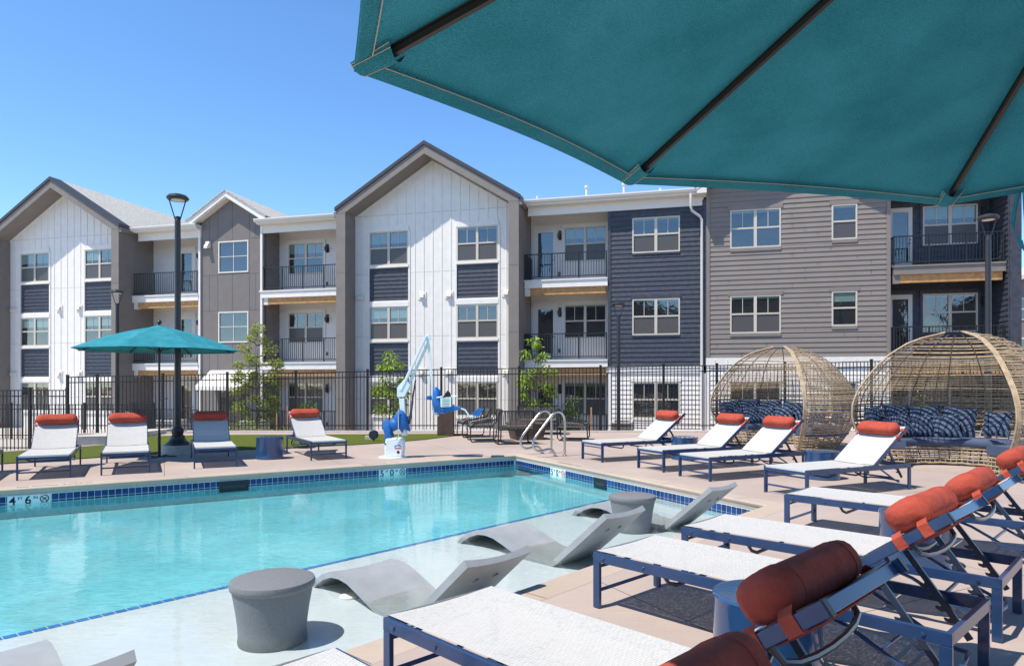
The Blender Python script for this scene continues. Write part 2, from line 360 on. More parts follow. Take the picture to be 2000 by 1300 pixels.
def pillow_mat():
    m = bpy.data.materials.new('navy arc print'); m.use_nodes = True; n = m.node_tree; b = n.nodes['Principled BSDF']; b.inputs['Roughness'].default_value = .9
    tc = n.nodes.new('ShaderNodeTexCoord'); oi = n.nodes.new('ShaderNodeObjectInfo')
    mp = n.nodes.new('ShaderNodeMapping'); mp.inputs['Location'].default_value = (.28, 0, .3); n.links.new(tc.outputs['Object'], mp.inputs[0])
    wv = n.nodes.new('ShaderNodeTexWave'); wv.wave_type = 'RINGS'; wv.rings_direction = 'Y'; wv.inputs['Scale'].default_value = 3.4; wv.inputs['Distortion'].default_value = .6; wv.inputs['Detail'].default_value = 0
    n.links.new(mp.outputs[0], wv.inputs['Vector'])
    cr = n.nodes.new('ShaderNodeValToRGB'); cr.color_ramp.elements[0].position = .42; cr.color_ramp.elements[0].color = (.006,.010,.032,1)
    cr.color_ramp.elements[1].position = .52; cr.color_ramp.elements[1].color = (.085,.135,.22,1)
    n.links.new(wv.outputs['Fac'], cr.inputs['Fac'])
    # radial spokes crossing the arcs
    sp = n.nodes.new('ShaderNodeSeparateXYZ'); n.links.new(mp.outputs[0], sp.inputs[0])
    at2 = n.nodes.new('ShaderNodeMath'); at2.operation = 'ARCTAN2'; n.links.new(sp.outputs['X'], at2.inputs[0]); n.links.new(sp.outputs['Z'], at2.inputs[1])
    ml = n.nodes.new('ShaderNodeMath'); ml.operation = 'MULTIPLY'; ml.inputs[1].default_value = 2.6; n.links.new(at2.outputs[0], ml.inputs[0])
    fr = n.nodes.new('ShaderNodeMath'); fr.operation = 'FRACT'; n.links.new(ml.outputs[0], fr.inputs[0])
    lt = n.nodes.new('ShaderNodeMath'); lt.operation = 'LESS_THAN'; lt.inputs[1].default_value = .09; n.links.new(fr.outputs[0], lt.inputs[0])
    mx = n.nodes.new('ShaderNodeMix'); mx.data_type = 'RGBA'; n.links.new(lt.outputs[0], mx.inputs[0]); n.links.new(cr.outputs['Color'], mx.inputs[6]); mx.inputs[7].default_value = (.006,.010,.032,1)
    n.links.new(mx.outputs[2], b.inputs['Base Color']); return m
M['pillow'] = pillow_mat()

# ------------------------------------------------------------------ pool outline (counter-clockwise seen from above: deck to the right of travel)
WL = -.22                                         # water level
fa = at(0, 985.6, WL); fb = at(1007, 908.3, WL)   # far wall, on the water line
fdir = (fb-fa).xy.normalized()
P1 = Vector((fa.x, fa.y)) - fdir*7.0
P2 = Vector((fb.x, fb.y))
e1 = at(1495, 986).xy
n1 = at(642, 1276).xy; n2 = at(1140, 1104.5).xy
ndir = (n1-n2).normalized()
P3 = e1
P4 = n1 + ndir*3.2
P5 = Vector((P1.x, P4.y))
POOL = [P1, P5, P4, P3, P2]                       # travel keeps the pool on the left
# the shelf (sun ledge) edge
SH = -.295
s1 = at(0, 1243, SH).xy; s2 = at(1240, 962.5, SH).xy
sdir2 = (s2-s1).normalized()
S_a = s1 - sdir2*2.6
# intersection of the shelf edge with the right wall P3-P2
def isect(p, d, a, b):
    e = b-a; den = d.x*e.y-d.y*e.x; t = ((a.x-p.x)*e.y-(a.y-p.y)*e.x)/den; return p+d*t
S_b = isect(s1, sdir2, P3, P2)

def poly3(pts, z): return [Vector((p[0], p[1], z)) for p in pts]
def holed(mb, outer, inner, z):
    o = poly3(outer, z); i = poly3(inner, z); tris = geometry.tessellate_polygon([o, i]); mb.add(o+i, [tuple(t) for t in tris])
def offset(line, o):
    mb = MB(); sweep(mb, line, [(o, 0), (o+.001, 0)], closed=True); return [Vector(mb.v[i*2][:2]) for i in range(len(line))]
COPE_W = .30
outer_c = offset(POOL, -COPE_W)
deck_edge = [(-900,905),(-300,886),(0,880),(125,871),(132,849),(444,843.5),(861,843.5),(1400,843.5),(1700,842.5),(2300,841)]
dpts = [at(*p).xy for p in deck_edge]
deck_outer = [Vector((-26,-22))] + dpts[0:] + [Vector((34,-22))]
mb = MB(); holed(mb, deck_outer, outer_c, 0.0)
sweep(mb, deck_outer, [(0, 0), (0, -.9)], closed=True)
struct('pool_deck', mb, M['deck'], 'mauve broomed concrete pool deck')
mb = MB(); mb.quad((-400,-300,-.72),(400,-300,-.72),(400,700,-.72),(-400,700,-.72)); struct('ground', mb, M['soil'], 'bare ground around the buildings')
mb = MB(); a = at(-900,905).xy; mb.quad((-60,12,-.66),(-11.5,14,-.66),(-12.5,36,-.66),(-60,40,-.66)); struct('pavement', mb, M['street'], 'pale street pavement beyond the left fence')
mb = MB(); sweep(mb, POOL, [(0.0,-.034),(.004,-.012),(-.008,-.002),(-.03,.004),(-COPE_W+.012,.004),(-COPE_W-.004,-.004),(-COPE_W-.006,-.03)], closed=True)
sweep(mb, POOL, [(0.0,-.034),(-.012,-.05),(-.016,-.105)], closed=True)
struct('pool_coping', mb, M['coping'], 'tan cast coping round the pool')
# thin groove lines across the coping
mb = MB()
for A, B in ((P1, P2), (P2, P3), (P3, P4)):
    L = (B-A).length; t = (B-A)/L; nn = Vector((-t.y, t.x)); k = int(L/1.55)
    if A is P1: s = 1
    for i in range(1, k+1):
        c = A+t*(i*1.55+.2)
        if (c-A).length > L-.2: continue
        sgn = 1
        c0 = c+nn*.002*sgn; c1 = c+nn*(COPE_W-.01)*sgn
        mb.quad((c0.x-t.x*.003,c0.y-t.y*.003,.0062),(c0.x+t.x*.003,c0.y+t.y*.003,.0062),(c1.x+t.x*.003,c1.y+t.y*.003,.0062),(c1.x-t.x*.003,c1.y-t.y*.003,.0062))
struct('coping_joints', mb, M['text_grey'], 'narrow joints cut across the pool coping')
# basin
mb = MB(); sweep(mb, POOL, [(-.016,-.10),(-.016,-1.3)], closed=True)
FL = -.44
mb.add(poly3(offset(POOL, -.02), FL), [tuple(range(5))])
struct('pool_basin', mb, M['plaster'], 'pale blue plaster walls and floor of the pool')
mb = MB()
nn = Vector((-sdir2.y, sdir2.x))
shelf_poly = [S_a, S_b, P3, P4, Vector((P4.x-.5, P4.y-.3))]
o1 = poly3([S_a, S_b, P3+Vector((.02,0)), P4+Vector((0,-.02)), Vector((S_a.x, P4.y-.05))], SH)
mb.add(o1, [tuple(range(5))]); mb.quad((S_a.x,S_a.y,SH),(S_b.x,S_b.y,SH),(S_b.x,S_b.y,-1.3),(S_a.x,S_a.y,-1.3))
struct('sun_shelf', mb, M['plaster_shelf'], 'shallow pale plaster sun shelf of the pool')
# tile line on the edge of the shelf
mb = MB(); L = (S_b-S_a).length; ts = .093; i = 0
while (i+1)*ts < L:
    a = S_a+sdir2*(i*ts+.004); b = S_a+sdir2*((i+1)*ts-.004); c = b-nn*.08; d = a-nn*.08; a1 = a-nn*.012; b1 = b-nn*.012
    mb.quad((a1.x,a1.y,SH+.004),(b1.x,b1.y,SH+.004),(c.x,c.y,SH+.004),(d.x,d.y,SH+.004)); i += 1
struct('shelf_edge_tiles', mb, M['tile_bright'], 'blue tile line along the edge of the sun shelf')
# waterline tiles on far and right walls
gr = MB(); mb = MB(); skim = []
def wall_tiles(A, B, gaps):
    L = (B-A).length; t = (B-A)/L; n_ = Vector((t.y, -t.x))     # towards the pool
    p0 = A+n_*-.012; p1 = B+n_*-.012
    gr.quad((p0.x,p0.y,-.098),(p1.x,p1.y,-.098),(p1.x,p1.y,-.236),(p0.x,p0.y,-.236))
    k = int(L/ts)
    for i in range(k):
        s0, s1_ = i*ts+.004, (i+1)*ts-.004
        if any(g0+.03 < (s0+s1_)/2 < g1-.03 for g0, g1 in gaps): continue
        for z1, z0 in ((-.108,-.197),(-.204,-.232)):
            a = A+t*s0+n_*-.008; b = A+t*s1_+n_*-.008
            mb.quad((a.x,a.y,z0),(b.x,b.y,z0),(b.x,b.y,z1),(a.x,a.y,z1))
    return t, n_
def along(A, B, px):
    k = (px-1000)/FPX; d = (B-A).normalized(); return (k*A.y-A.x)/(d.x-k*d.y)
farL = [along(P1, P2, x) for x in (14, 98, 428, 486, 740, 793)]
rgtL = [along(P2, P3, x) for x in (1075, 1104, 1160, 1183)]
tF, nF = wall_tiles(P1, P2, [(farL[0],farL[1]),(farL[2],farL[3]),(farL[4],farL[5])])
tR, nR = wall_tiles(P2, P3, [(rgtL[0],rgtL[1]),(rgtL[2],rgtL[3])])
struct('tile_grout', gr, M['grout'], 'pale grout band under the coping'); struct('waterline_tiles', mb, M['tile'], 'band of blue glass tiles at the waterline')
def wallpart(A, t, n_, s0, s1_, z0, z1, off):
    a = A+t*s0+n_*off; b = A+t*s1_+n_*off; return (a.x,a.y,z0),(b.x,b.y,z0),(b.x,b.y,z1),(a.x,a.y,z1)
def skimmer(A, t, n_, s0, s1_, label):
    e = thing('skimmer', label, 'pool skimmer', (A.x+t.x*s0, A.y+t.y*s0, 0))
    ang = math.atan2(t.y, t.x); e.rotation_euler = (0,0,ang); W = s1_-s0
    m_ = MB(); m_.box(0, W, .003, .4, -.30, -.108); f = m_.build('throat', M['black_plastic'], e)
    m_ = MB(); m_.box(0,W,-.001,.02,-.125,-.108); m_.box(0,.015,-.001,.02,-.29,-.125); m_.box(W-.015,W,-.001,.02,-.29,-.125); m_.box(.05,W-.05,.0,.012,-.235,-.19)
    m_.build('surround', M['strut'], e)
skimmer(P1, tF, nF, farL[2], farL[3], 'dark skimmer opening in the tile band of the long far wall')
skimmer(P2, tR, nR, rgtL[2], rgtL[3], 'dark skimmer opening in the tile band of the short right wall')
def text_mesh(name, body, size, m, parent, M4, extrude=.0):
    cu = bpy.data.curves.new(name, 'FONT'); cu.body = body; cu.size = size; cu.extrude = extrude; cu.offset = size*.016
    o = bpy.data.objects.new(name, cu); col.objects.link(o)
    dg = bpy.context.evaluated_depsgraph_get(); me = bpy.data.meshes.new_from_object(o.evaluated_get(dg)); 
    col.objects.unlink(o); bpy.data.objects.remove(o)
    me.transform(M4); me.materials.clear(); me.materials.append(m)
    r = bpy.data.objects.new(name, me); col.objects.link(r); r.parent = parent; return r
def depth_marker(A, t, n_, s0, s1_, big, label, gmat):
    ang = math.atan2(t.y, t.x); W = s1_-s0
    e = thing('depth_marker', label, 'depth sign', (A.x+t.x*s0, A.y+t.y*s0, 0), ang, 'depth signs on the pool wall')
    m_ = MB(); m_.box(0, W, .0, .012, -.30, -.106); m_.build('tile_plate', M['marker'], e)
    X = Matrix.Rotation(R(90), 4, 'X')
    def T(s, x, z, size): text_mesh('lettering', s, size, M['text'], e, Matrix.Translation((x, -.003, z)) @ X)
    T(big[0], W*.04, -.232, .165); T('FT', W*.24, -.165, .055); T(big[1], W*.40, -.232, .165); T('IN', W*.60, -.165, .055)
    # no-diving ring with a slash and small diver
    m_ = MB(); c = (W*.865, -.172); rr = min(.058, W*.1)
    pts = [(c[0]+rr*math.cos(a*math.pi/14), -.004, c[1]+rr*math.sin(a*math.pi/14)) for a in range(29)]
    m_.tube(pts, .0062, 4); m_.tube([(c[0]-rr*.7,-.004,c[1]+rr*.7),(c[0]+rr*.7,-.004,c[1]-rr*.7)], .006, 4)
    m_.tube([(c[0]-rr*.5,-.004,c[1]-rr*.5),(c[0]+rr*.1,-.004,c[1]+rr*.1),(c[0]+rr*.6,-.004,c[1]+rr*.35)], .005, 4)
    m_.build('no_diving_symbol', gmat, e)
depth_marker(P1, tF, nF, farL[0], farL[1], ('4','6'), 'pale depth tile reading 4 FT 6 IN on the far wall at the left', M['text'])
depth_marker(P1, tF, nF, farL[4], farL[5], ('5','0'), 'pale depth tile reading 5 FT 0 IN on the far wall below the pool lift', M['text'])
depth_marker(P2, tR, nR, rgtL[0], rgtL[1], ('5','0'), 'small depth tile reading 5 FT 0 IN on the right wall near the corner', M['red'])
def cope_text(px0, py0, body, size, ang, label, off=.0):
    p = at(px0, py0, .006); e = thing('coping_lettering', label, 'painted sign', (p.x, p.y, .0075), ang, 'warnings painted on the coping')
    text_mesh('lettering', body, size, M['text_grey'], e, Matrix.Identity(4))
angF = math.atan2(fdir.y, fdir.x)
p_ = P1+tF*(farL[0]-.02); q = Vector((-tF.y, tF.x))
def coping_words(A, t, s, body, label):
    q = Vector((-t.y, t.x)); c = A+t*s+q*.10
    e = thing('coping_lettering', label, 'painted sign', (c.x, c.y, .0072), math.atan2(t.y, t.x), 'warnings painted on the coping')
    text_mesh('lettering', body, .10, M['text_grey'], e, Matrix.Identity(4))
coping_words(P1, tF, farL[0]+.1, 'NO DIVING  4 FT 6 IN', 'faint painted NO DIVING warning on the coping above the 4 FT 6 IN tile')
coping_words(P1, tF, farL[4]-.3, 'NO DIVING  5 FT', 'faint painted NO DIVING warning on the coping beside the pool lift')
coping_words(P2, tR, rgtL[0]+.1, 'NO DIVING  5 FT', 'faint painted NO DIVING warning on the coping right of the hand rails')
coping_words(P4, (P3-P4).normalized()*1, (P3-P4).length-3.15, 'NO DIVING', 'faint painted warning on the near coping beside a lounger leg') if False else None
# return grate in the right wall near the corner
a0 = along(P2, P3, 1013); a1_ = along(P2, P3, 1037)
e = thing('wall_grate', 'dark slotted grate low on the pool wall in the far corner', 'grate', (P2.x+tR.x*a0, P2.y+tR.y*a0, 0), math.atan2(tR.y, tR.x))
m_ = MB()
for k in range(3): m_.box(0, a1_-a0, -.006, .004, -.245-.055*k, -.225-.055*k)
m_.build('slats', M['black_plastic'], e)
# water
mb = MB(); wp = offset(POOL, -.014); n5 = len(wp)
mb.add(poly3(wp, WL)+poly3(wp, -1.6), [tuple(range(n5)), tuple(reversed(range(n5, 2*n5)))]+[(i,(i+1) % n5, n5+(i+1) % n5, n5+i) for i in range(n5)])
struct('water', mb, M['water'], 'clear turquoise pool water')

# kerb, turf, retaining block
mb = MB(); kl = [at(*p).xy for p in deck_edge[4:]]
sweep(mb, kl, [(0.02,-.2),(0.02,.05),(-.14,.05),(-.14,.0)])
struct('kerb', mb, M['kerb'], 'low concrete kerb under the pool fence')
tl = [(-400,927),(0,904.5),(130,896),(250,888),(390,880),(560,873.5),(690,867.5),(760,863),(830,857),(880,851),(915,846.4)]
tu = [(444,848.5),(205,852),(205,868),(0,882),(-300,888)]
mb = MB(); tp = [at(*p, .02) for p in tl+tu]
mb.add(tp, [tuple(range(len(tp)))])
tpb = [Vector((p.x,p.y,0.0)) for p in tp]
mb.add(tp+tpb, [(i,(i+1) % len(tp),len(tp)+(i+1) % len(tp),len(tp)+i) for i in range(len(tp))])
o = struct('lawn', mb, M['turf'], 'bright artificial turf strip between deck and fence')
e0 = at(137, 868); e1_ = at(208, 866); b0 = at(137, 850); b1 = at(208, 850)
mb = MB(); q0 = ad(137, 17.2); q1 = ad(208, 17.6)
mb.add([(q0.x,q0.y,-.3),(q1.x,q1.y,-.3),(q1.x-.6,q1.y+5,-.3),(q0.x-.6,q0.y+5,-.3),(q0.x,q0.y,.24),(q1.x,q1.y,.22),(q1.x-.6,q1.y+5,.1),(q0.x-.6,q0.y+5,.1)],
       [(0,3,2,1),(4,5,6,7),(0,1,5,4),(1,2,6,5),(2,3,7,6),(3,0,4,7)])
o = mb.build('retaining_wall', M['concrete'], bevel=.01); tag(o, 'short low concrete retaining wall at the end of the turf behind the loungers', 'retaining wall')

# ------------------------------------------------------------------ apartment building
TH = R(14.65); D0 = 29.3
BO = Vector(((845-1000)/FPX*D0, D0, 0))
apt = thing('apartment_building', 'long three-storey apartment building with white, taupe, navy and grey sections, gables and balconies', 'apartment building', BO, -TH)
FLZ = [-.70, 2.57, 5.85]                      # floor levels
WT = [1.65, 4.93, 8.21]; WBt = [.20, 3.49, 6.74]
EAVE = 9.05; RS = .612                        # rake slope
def part(name, mb, m, parent=None, **k): return mb.build(name, m, parent or apt, **k)

def wall_cells(u0, u1, z0, z1, holes, y0, th, clip=None):
    """flat wall of cells round rectangular holes"""
    us = sorted({u0, u1, *[h[0] for h in holes], *[h[1] for h in holes]}); zs = sorted({z0, z1, *[h[2] for h in holes], *[h[3] for h in holes]})
    us = [u for u in us if u0 <= u <= u1]; zs = [z for z in zs if z0 <= z <= z1]; m_ = MB()
    for i in range(len(us)-1):
        for j in range(len(zs)-1):
            cu, cz = (us[i]+us[i+1])/2, (zs[j]+zs[j+1])/2
            if any(h[0] < cu < h[1] and h[2] < cz < h[3] for h in holes): continue
            m_.box(us[i], us[i+1], y0, y0+th, zs[j], zs[j+1])
    return m_
def lap(u0, u1, z0, z1, holes, y0, course=.185, gable=None, jit=True):
    """lap siding: each course a wedge, thicker at the foot"""
    m_ = MB(); z = z0
    while z < z1-.01:
        zt = min(z+course, z1); a, b = u0, u1
        if gable:
            c, apex, sl = gable
            if zt > apex: break
            a = max(u0, c-(apex-zt)/sl); b = min(u1, c+(apex-zt)/sl)
            if b-a < .1: break
        cuts = sorted({z, zt, *[v for h in holes for v in (h[2], h[3]) if z < v < zt]})
        for k in range(len(cuts)-1):
            c0, c1 = cuts[k], cuts[k+1]; cm = (c0+c1)/2
            segs = [(a, b)]
            for h in holes:
                if h[2] < cm < h[3]:
                    ns = []
                    for s0, s1_ in segs:
                        if h[1] <= s0 or h[0] >= s1_: ns.append((s0, s1_)); continue
                        if h[0] > s0: ns.append((s0, h[0]))
                        if h[1] < s1_: ns.append((h[1], s1_))
                    segs = ns
            f0 = 1-(c0-z)/course; f1 = 1-(c1-z)/course
            d0_, d1 = -.004-.019*f0, .003-.019*f1
            for s0, s1_ in segs:
                m_.add([(s0,y0+d0_,c0),(s1_,y0+d0_,c0),(s1_,y0+.03,c0),(s0,y0+.03,c0),(s0,y0+d1,c1),(s1_,y0+d1,c1),(s1_,y0+.03,c1),(s0,y0+.03,c1)],
                       [(0,3,2,1),(4,5,6,7),(0,1,5,4),(1,2,6,5),(3,0,4,7)])
        z = zt
    return m_
wrng = random.Random(3)
def window(u0, u1, z0, z1, y, kind='double', blind=None, grid=True, fr='frame'):
    """y = wall face; frame 2 cm proud, glass set back"""
    f = MB(); t = .055; yf = y-.028; yb = y+.05
    f.box(u0,u1,yf,yb,z1-t,z1); f.box(u0,u1,yf,yb,z0,z0+t); f.box(u0,u0+t,yf,yb,z0+t,z1-t); f.box(u1-t,u1,yf,yb,z0+t,z1-t)
    if kind == 'double':
        c = (u0+u1)/2; f.box(c-.055,c+.055,yf,yb,z0+t,z1-t); cols = [(u0+t,c-.055),(c+.055,u1-t)]
    elif kind == 'single': cols = [(u0+t,u1-t)]
    else: cols = [(u0+t,u1-t)]
    zm = (z0+z1)/2 + .02; panes = MB(); scr = MB(); bl = MB()
    if blind is None: blind = wrng.choice([.08,.1,.55,.7,.12])
    for a, b in cols:
        if kind == 'fixed':
            panes.box(a,b,y+.02,y+.04,z0+t,z1-t); c = (a+b)/2; f.box(c-.012,c+.012,y+.0,y+.019,z0+t,z1-t); f.box(a,b,y+.001,y+.0195,zm-.012,zm+.012)
        else:
            f.box(a,b,yf+.008,yb,zm-.03,zm+.03)
            panes.box(a,b,y+.022,y+.045,zm+.03,z1-t)
            scr.box(a,b,y+.006,y+.045,z0+t,zm-.03)
            if grid and kind == 'double': c = (a+b)/2; f.box(c-.011,c+.011,y+.004,y+.0195,zm+.03,z1-t)
            h = (z1-t-zm-.03)*blind
            bl.box(a+.015,b-.015,y+.0202,y+.03,z1-t-h,z1-t-.002)
    wo = part('window', f, M[fr]); part('pane', panes, M['glass'], wo)
    if kind != 'fixed': part(*(('insect_screen', scr, M['screen']) if wrng.random() < .72 else ('lower_pane', scr, M['glass'])), wo); part('blind', bl, M['blind'], wo)
    return wo
def trimbox(m_, u0, u1, z0, z1, y, side=.0, head=.14, sill=.06, dp=.035):
    if head: m_.box(u0-side-.06,u1+side+.06,y-dp,y-.0005,z1+.001,z1+head)
    if sill: m_.box(u0-side,u1+side,y-dp-.02,y-.0005,z0-sill,z0-.001)
def railing(u0, u1, zf, y0, ret=None):
    """railing at y0 from u0 to u1, optional return towards the wall at (u, y1)"""
    r = MB(); zt = zf+1.06; zb = zf+.10
    r.box(u0,u1,y0-.025,y0+.025,zt-.035,zt); r.box(u0+.02,u1-.02,y0-.015,y0+.015,zb-.02,zb+.015)
    n = max(1, round((u1-u0)/1.2))
    for i in range(n+1):
        u = u0+(u1-u0)*i/n; u = min(max(u, u0+.025), u1-.025); r.box(u-.024,u+.024,y0-.024,y0+.024,zf,zt-.036)
    k = int((u1-u0)/.105)
    for i in range(1, k): u = u0+(u1-u0)*i/k; r.box(u-.009,u+.009,y0-.009,y0+.009,zb+.016,zt-.036)
    if ret:
        for uu, y1 in ret:
            r.box(uu-.02,uu+.02,y0+.026,y1,zt-.034,zt-.001); r.box(uu-.014,uu+.014,y0+.026,y1,zb-.02,zb+.014)
            k = int((y1-y0)/.105)
            for i in range(1, k): y = y0+(y1-y0)*i/k; r.box(uu-.009,uu+.009,y-.009,y+.009,zb+.016,zt-.036)
    return r

def gable_section(c, name_i):
    """white board-and-batten gable with a taupe portal frame; c = centre u"""
    hw = 4.06; yF = -.92; ci = 3.63                 # outer half width, portal front, inner half width
    ap = 11.52; ea = ap-RS*hw                       # outer apex and shoulder
    # portal frame: columns and rake
    th = .36
    fr = MB()
    for s in (-1, 1):
        x0, x1 = sorted((c+s*hw, c+s*ci)); 
        zi = ap-RS*hw-.0
        # column + rake polygon, front slab
    outer = [(c-hw,-.72),(c-hw,ea),(c,ap),(c+hw,ea),(c+hw,-.72),(c+ci,-.72),(c+ci,ap-.37-RS*ci),(c,ap-.37),(c-ci,ap-.37-RS*ci),(c-ci,-.72)]
    n = 10
    yb = 1.25
    vs = [(u, yF, z) for u, z in outer]+[(u, yb, z) for u, z in outer]
    def F(idx): return tuple(idx)
    fs = [(0,1,8,9),(1,2,7,8),(2,3,6,7),(3,4,5,6)]+[(9+1+0,9+1+9,9+1+8,9+1+1)]
    fs = [(0,1,8,9),(1,2,7,8),(2,3,6,7),(3,4,5,6)]
    for i in range(10): fs.append((i,(i+1) % 10,10+(i+1) % 10,10+i))
    fr.add(vs, fs)
    o = part('portal_frame', fr, M['taupe'])
    # panel joints: thin dark reveals on the columns and rakes
    j = MB()
    for s in (-1, 1):
        a, b = sorted((c+s*hw, c+s*ci))
        for z in (8.9, 6.35, 3.65, .9): j.box(a+.001,b-.001,yF-.002,yF+.0,z-.006,z+.006)
    part('panel_joint', j, M['charcoal'], o)
    # dark metal roof edge
    m_ = MB(); ov = .06
    for s in (-1, 1):
        pts = [(c, ap+.015), (c, ap+.17), (c+s*(hw+ov), ap+.17-RS*(hw+ov)), (c+s*(hw+ov), ap+.015-RS*(hw+ov))]
        m_.prism(pts, 'y', yF-.05, -.35)
    part('roof_edge', m_, M['charcoal'])
    m_ = MB()
    for s in (-1, 1):
        pts = [(c, ap+.012), (c, ap+.15), (c+s*(hw+.05), ap+.15-RS*(hw+.05)), (c+s*(hw+.05), ap+.012-RS*(hw+.05))]
        m_.prism(pts, 'y', -.349, 9.5)
    part('roof', m_, M['shingle'])
    # fascia return at the shoulders
    for s in (-1, 1):
        m_ = MB(); a, b = sorted((c+s*(hw+.001), c+s*(hw+.13))); m_.box(a,b,yF+.02,.25,ea-.28,ea-.06); part('rake_return', m_, M['taupe'])
    # white wall with holes
    W = [(c-2.96+.02, c-1.12+.02), (c+1.10+.02, c+2.92+.02)]
    holes = [(a,b,WBt[f]-.0,WT[f]) for a,b in W for f in range(3)]
    pan = [(a-.0,b+.0,z0,z1) for a,b in W for z0,z1 in ((5.19,6.62),(1.93,3.35))]
    wl = wall_cells(c-ci-.02,c+ci+.02,-.72,8.9,holes+pan,0.0,.16)
    apx = ap-.37
    wl.prism([(c-ci-.02,8.9),(c+ci+.02,8.9),(c,apx+.02)], 'y', 0, .16)
    wl.box(c-ci,c+ci,.161,.2,-.72,8.9)
    wo = part('board_wall', wl, M['white'])
    b = MB(); sp = .41; k = -9
    while k < 10:
        u = c+k*sp+.02; k += 1
        if abs(u-c) > ci-.05: continue
        top = apx-RS*abs(u-c)-.03
        segs = [(-.72, top)]
        inw = any(a-.1 < u < bb+.1 for a, bb in W)
        if inw: segs = [(WT[2]+.24, top)]
        if abs(u-c) > 3.1 and not inw: segs = [(-.72, top)]
        for z0, z1 in segs:
            if z1 > z0: b.box(u-.022,u+.022,-.018,-.0005,z0,z1)
    for z in (8.93, 6.38, 3.62, .9):
        hh = [h for h in holes+pan if h[2] < z < h[3]]
        us = [c-ci]+[v for h in sorted(hh) for v in (h[0]-.1, h[1]+.1)]+[c+ci]
    part('batten', b, M['white'], wo)
    j = MB()
    for z in (8.93, 6.38, 3.62, .9):
        hh = sorted([h for h in holes+pan if h[2]-.05 < z < h[3]+.05])
        us = [c-ci]+[v for h in hh for v in (h[0]-.1, h[1]+.1)]+[c+ci]
        for i in range(0, len(us), 2): j.box(us[i],us[i+1],-.002,-.0003,z-.005,z+.005)
    part('panel_joint', j, M['taupe'], wo)
    t = MB()
    for a, bb in W:
        for f in range(3): t.box(a-.03,bb+.03,-.045,-.0005,WT[f]+.002,WT[f]+.21); t.box(a-.03,bb+.03,-.06,-.0005,WBt[f]-.1,WBt[f]-.002)
        t.box(a-.085,a-.002,-.03,-.0005,-.7,WT[2]); t.box(bb+.002,bb+.085,-.03,-.0005,-.7,WT[2])
    for s in (-1, 1):   # sloping trim under the rake
        t.prism([(c, apx-.005), (c, apx-.07), (c+s*ci, apx-.07-RS*ci), (c+s*ci, apx-.005-RS*ci)], 'y', -.03, -.0006)
    part('window_trim', t, M['white'], wo)
    for a, bb, z0, z1 in pan:
        part('navy_panel', lap(a,bb,z0,z1,[],.03,.178), M['navy_siding'])
    for a, bb in W:
        for f in range(3): window(a, bb, WBt[f], WT[f], .0, blind={2:.75,1:.72,0:.3}[f] if (a < c or name_i == 0) else {2:.14,1:.1,0:.1}[f])
    # exhaust hoods
    for u, s in ((c-3.35,.30),(c-.45,.2),(c+.78,.24),(c+3.3,.2)):
        for z in (5.35, 2.07):
            h = MB(); h.box(u-.19,u+.19,-.03,-.0015,z-.16,z+.16)
            h.prism([(-.031,z+.10),(-.13,z+.06),(-.15,z-.08),(-.031,z-.08)], 'x', u-s/2, u+s/2)
            part('exhaust_hood', h, M['cream'])
gable_section(-.02, 1); gable_section(-19.56, 0)

def eave(u0, u1, y0=-.38, z=EAVE, beam=True):
    g = MB()
    g.prism([(y0,z),(y0-.13,z),(y0-.13,z-.05),(y0-.10,z-.13),(y0-.02,z-.16),(y0,z-.16)], 'x', u0, u1)     # gutter
    part('gutter', g, M['cream'])
    s = MB(); s.box(u0+.05,u1-.02,y0+.001,-.0,z-.22,z-.02)
    s.box(u0+.06,u1-.03,-.06,.0,z-.58,z-.221) if beam else None
    part('eave_fascia', s, M['cream'])
    r = MB(); r.quad((u0,y0,z+.01),(u1,y0,z+.01),(u1,9,z+.01+9.4*.21),(u0,9,z+.01+9.4*.21)); r.box(u0,u1,y0+.001,y0+.06,z-.02,z+.008)
    part('roof', r, M['shingle'])

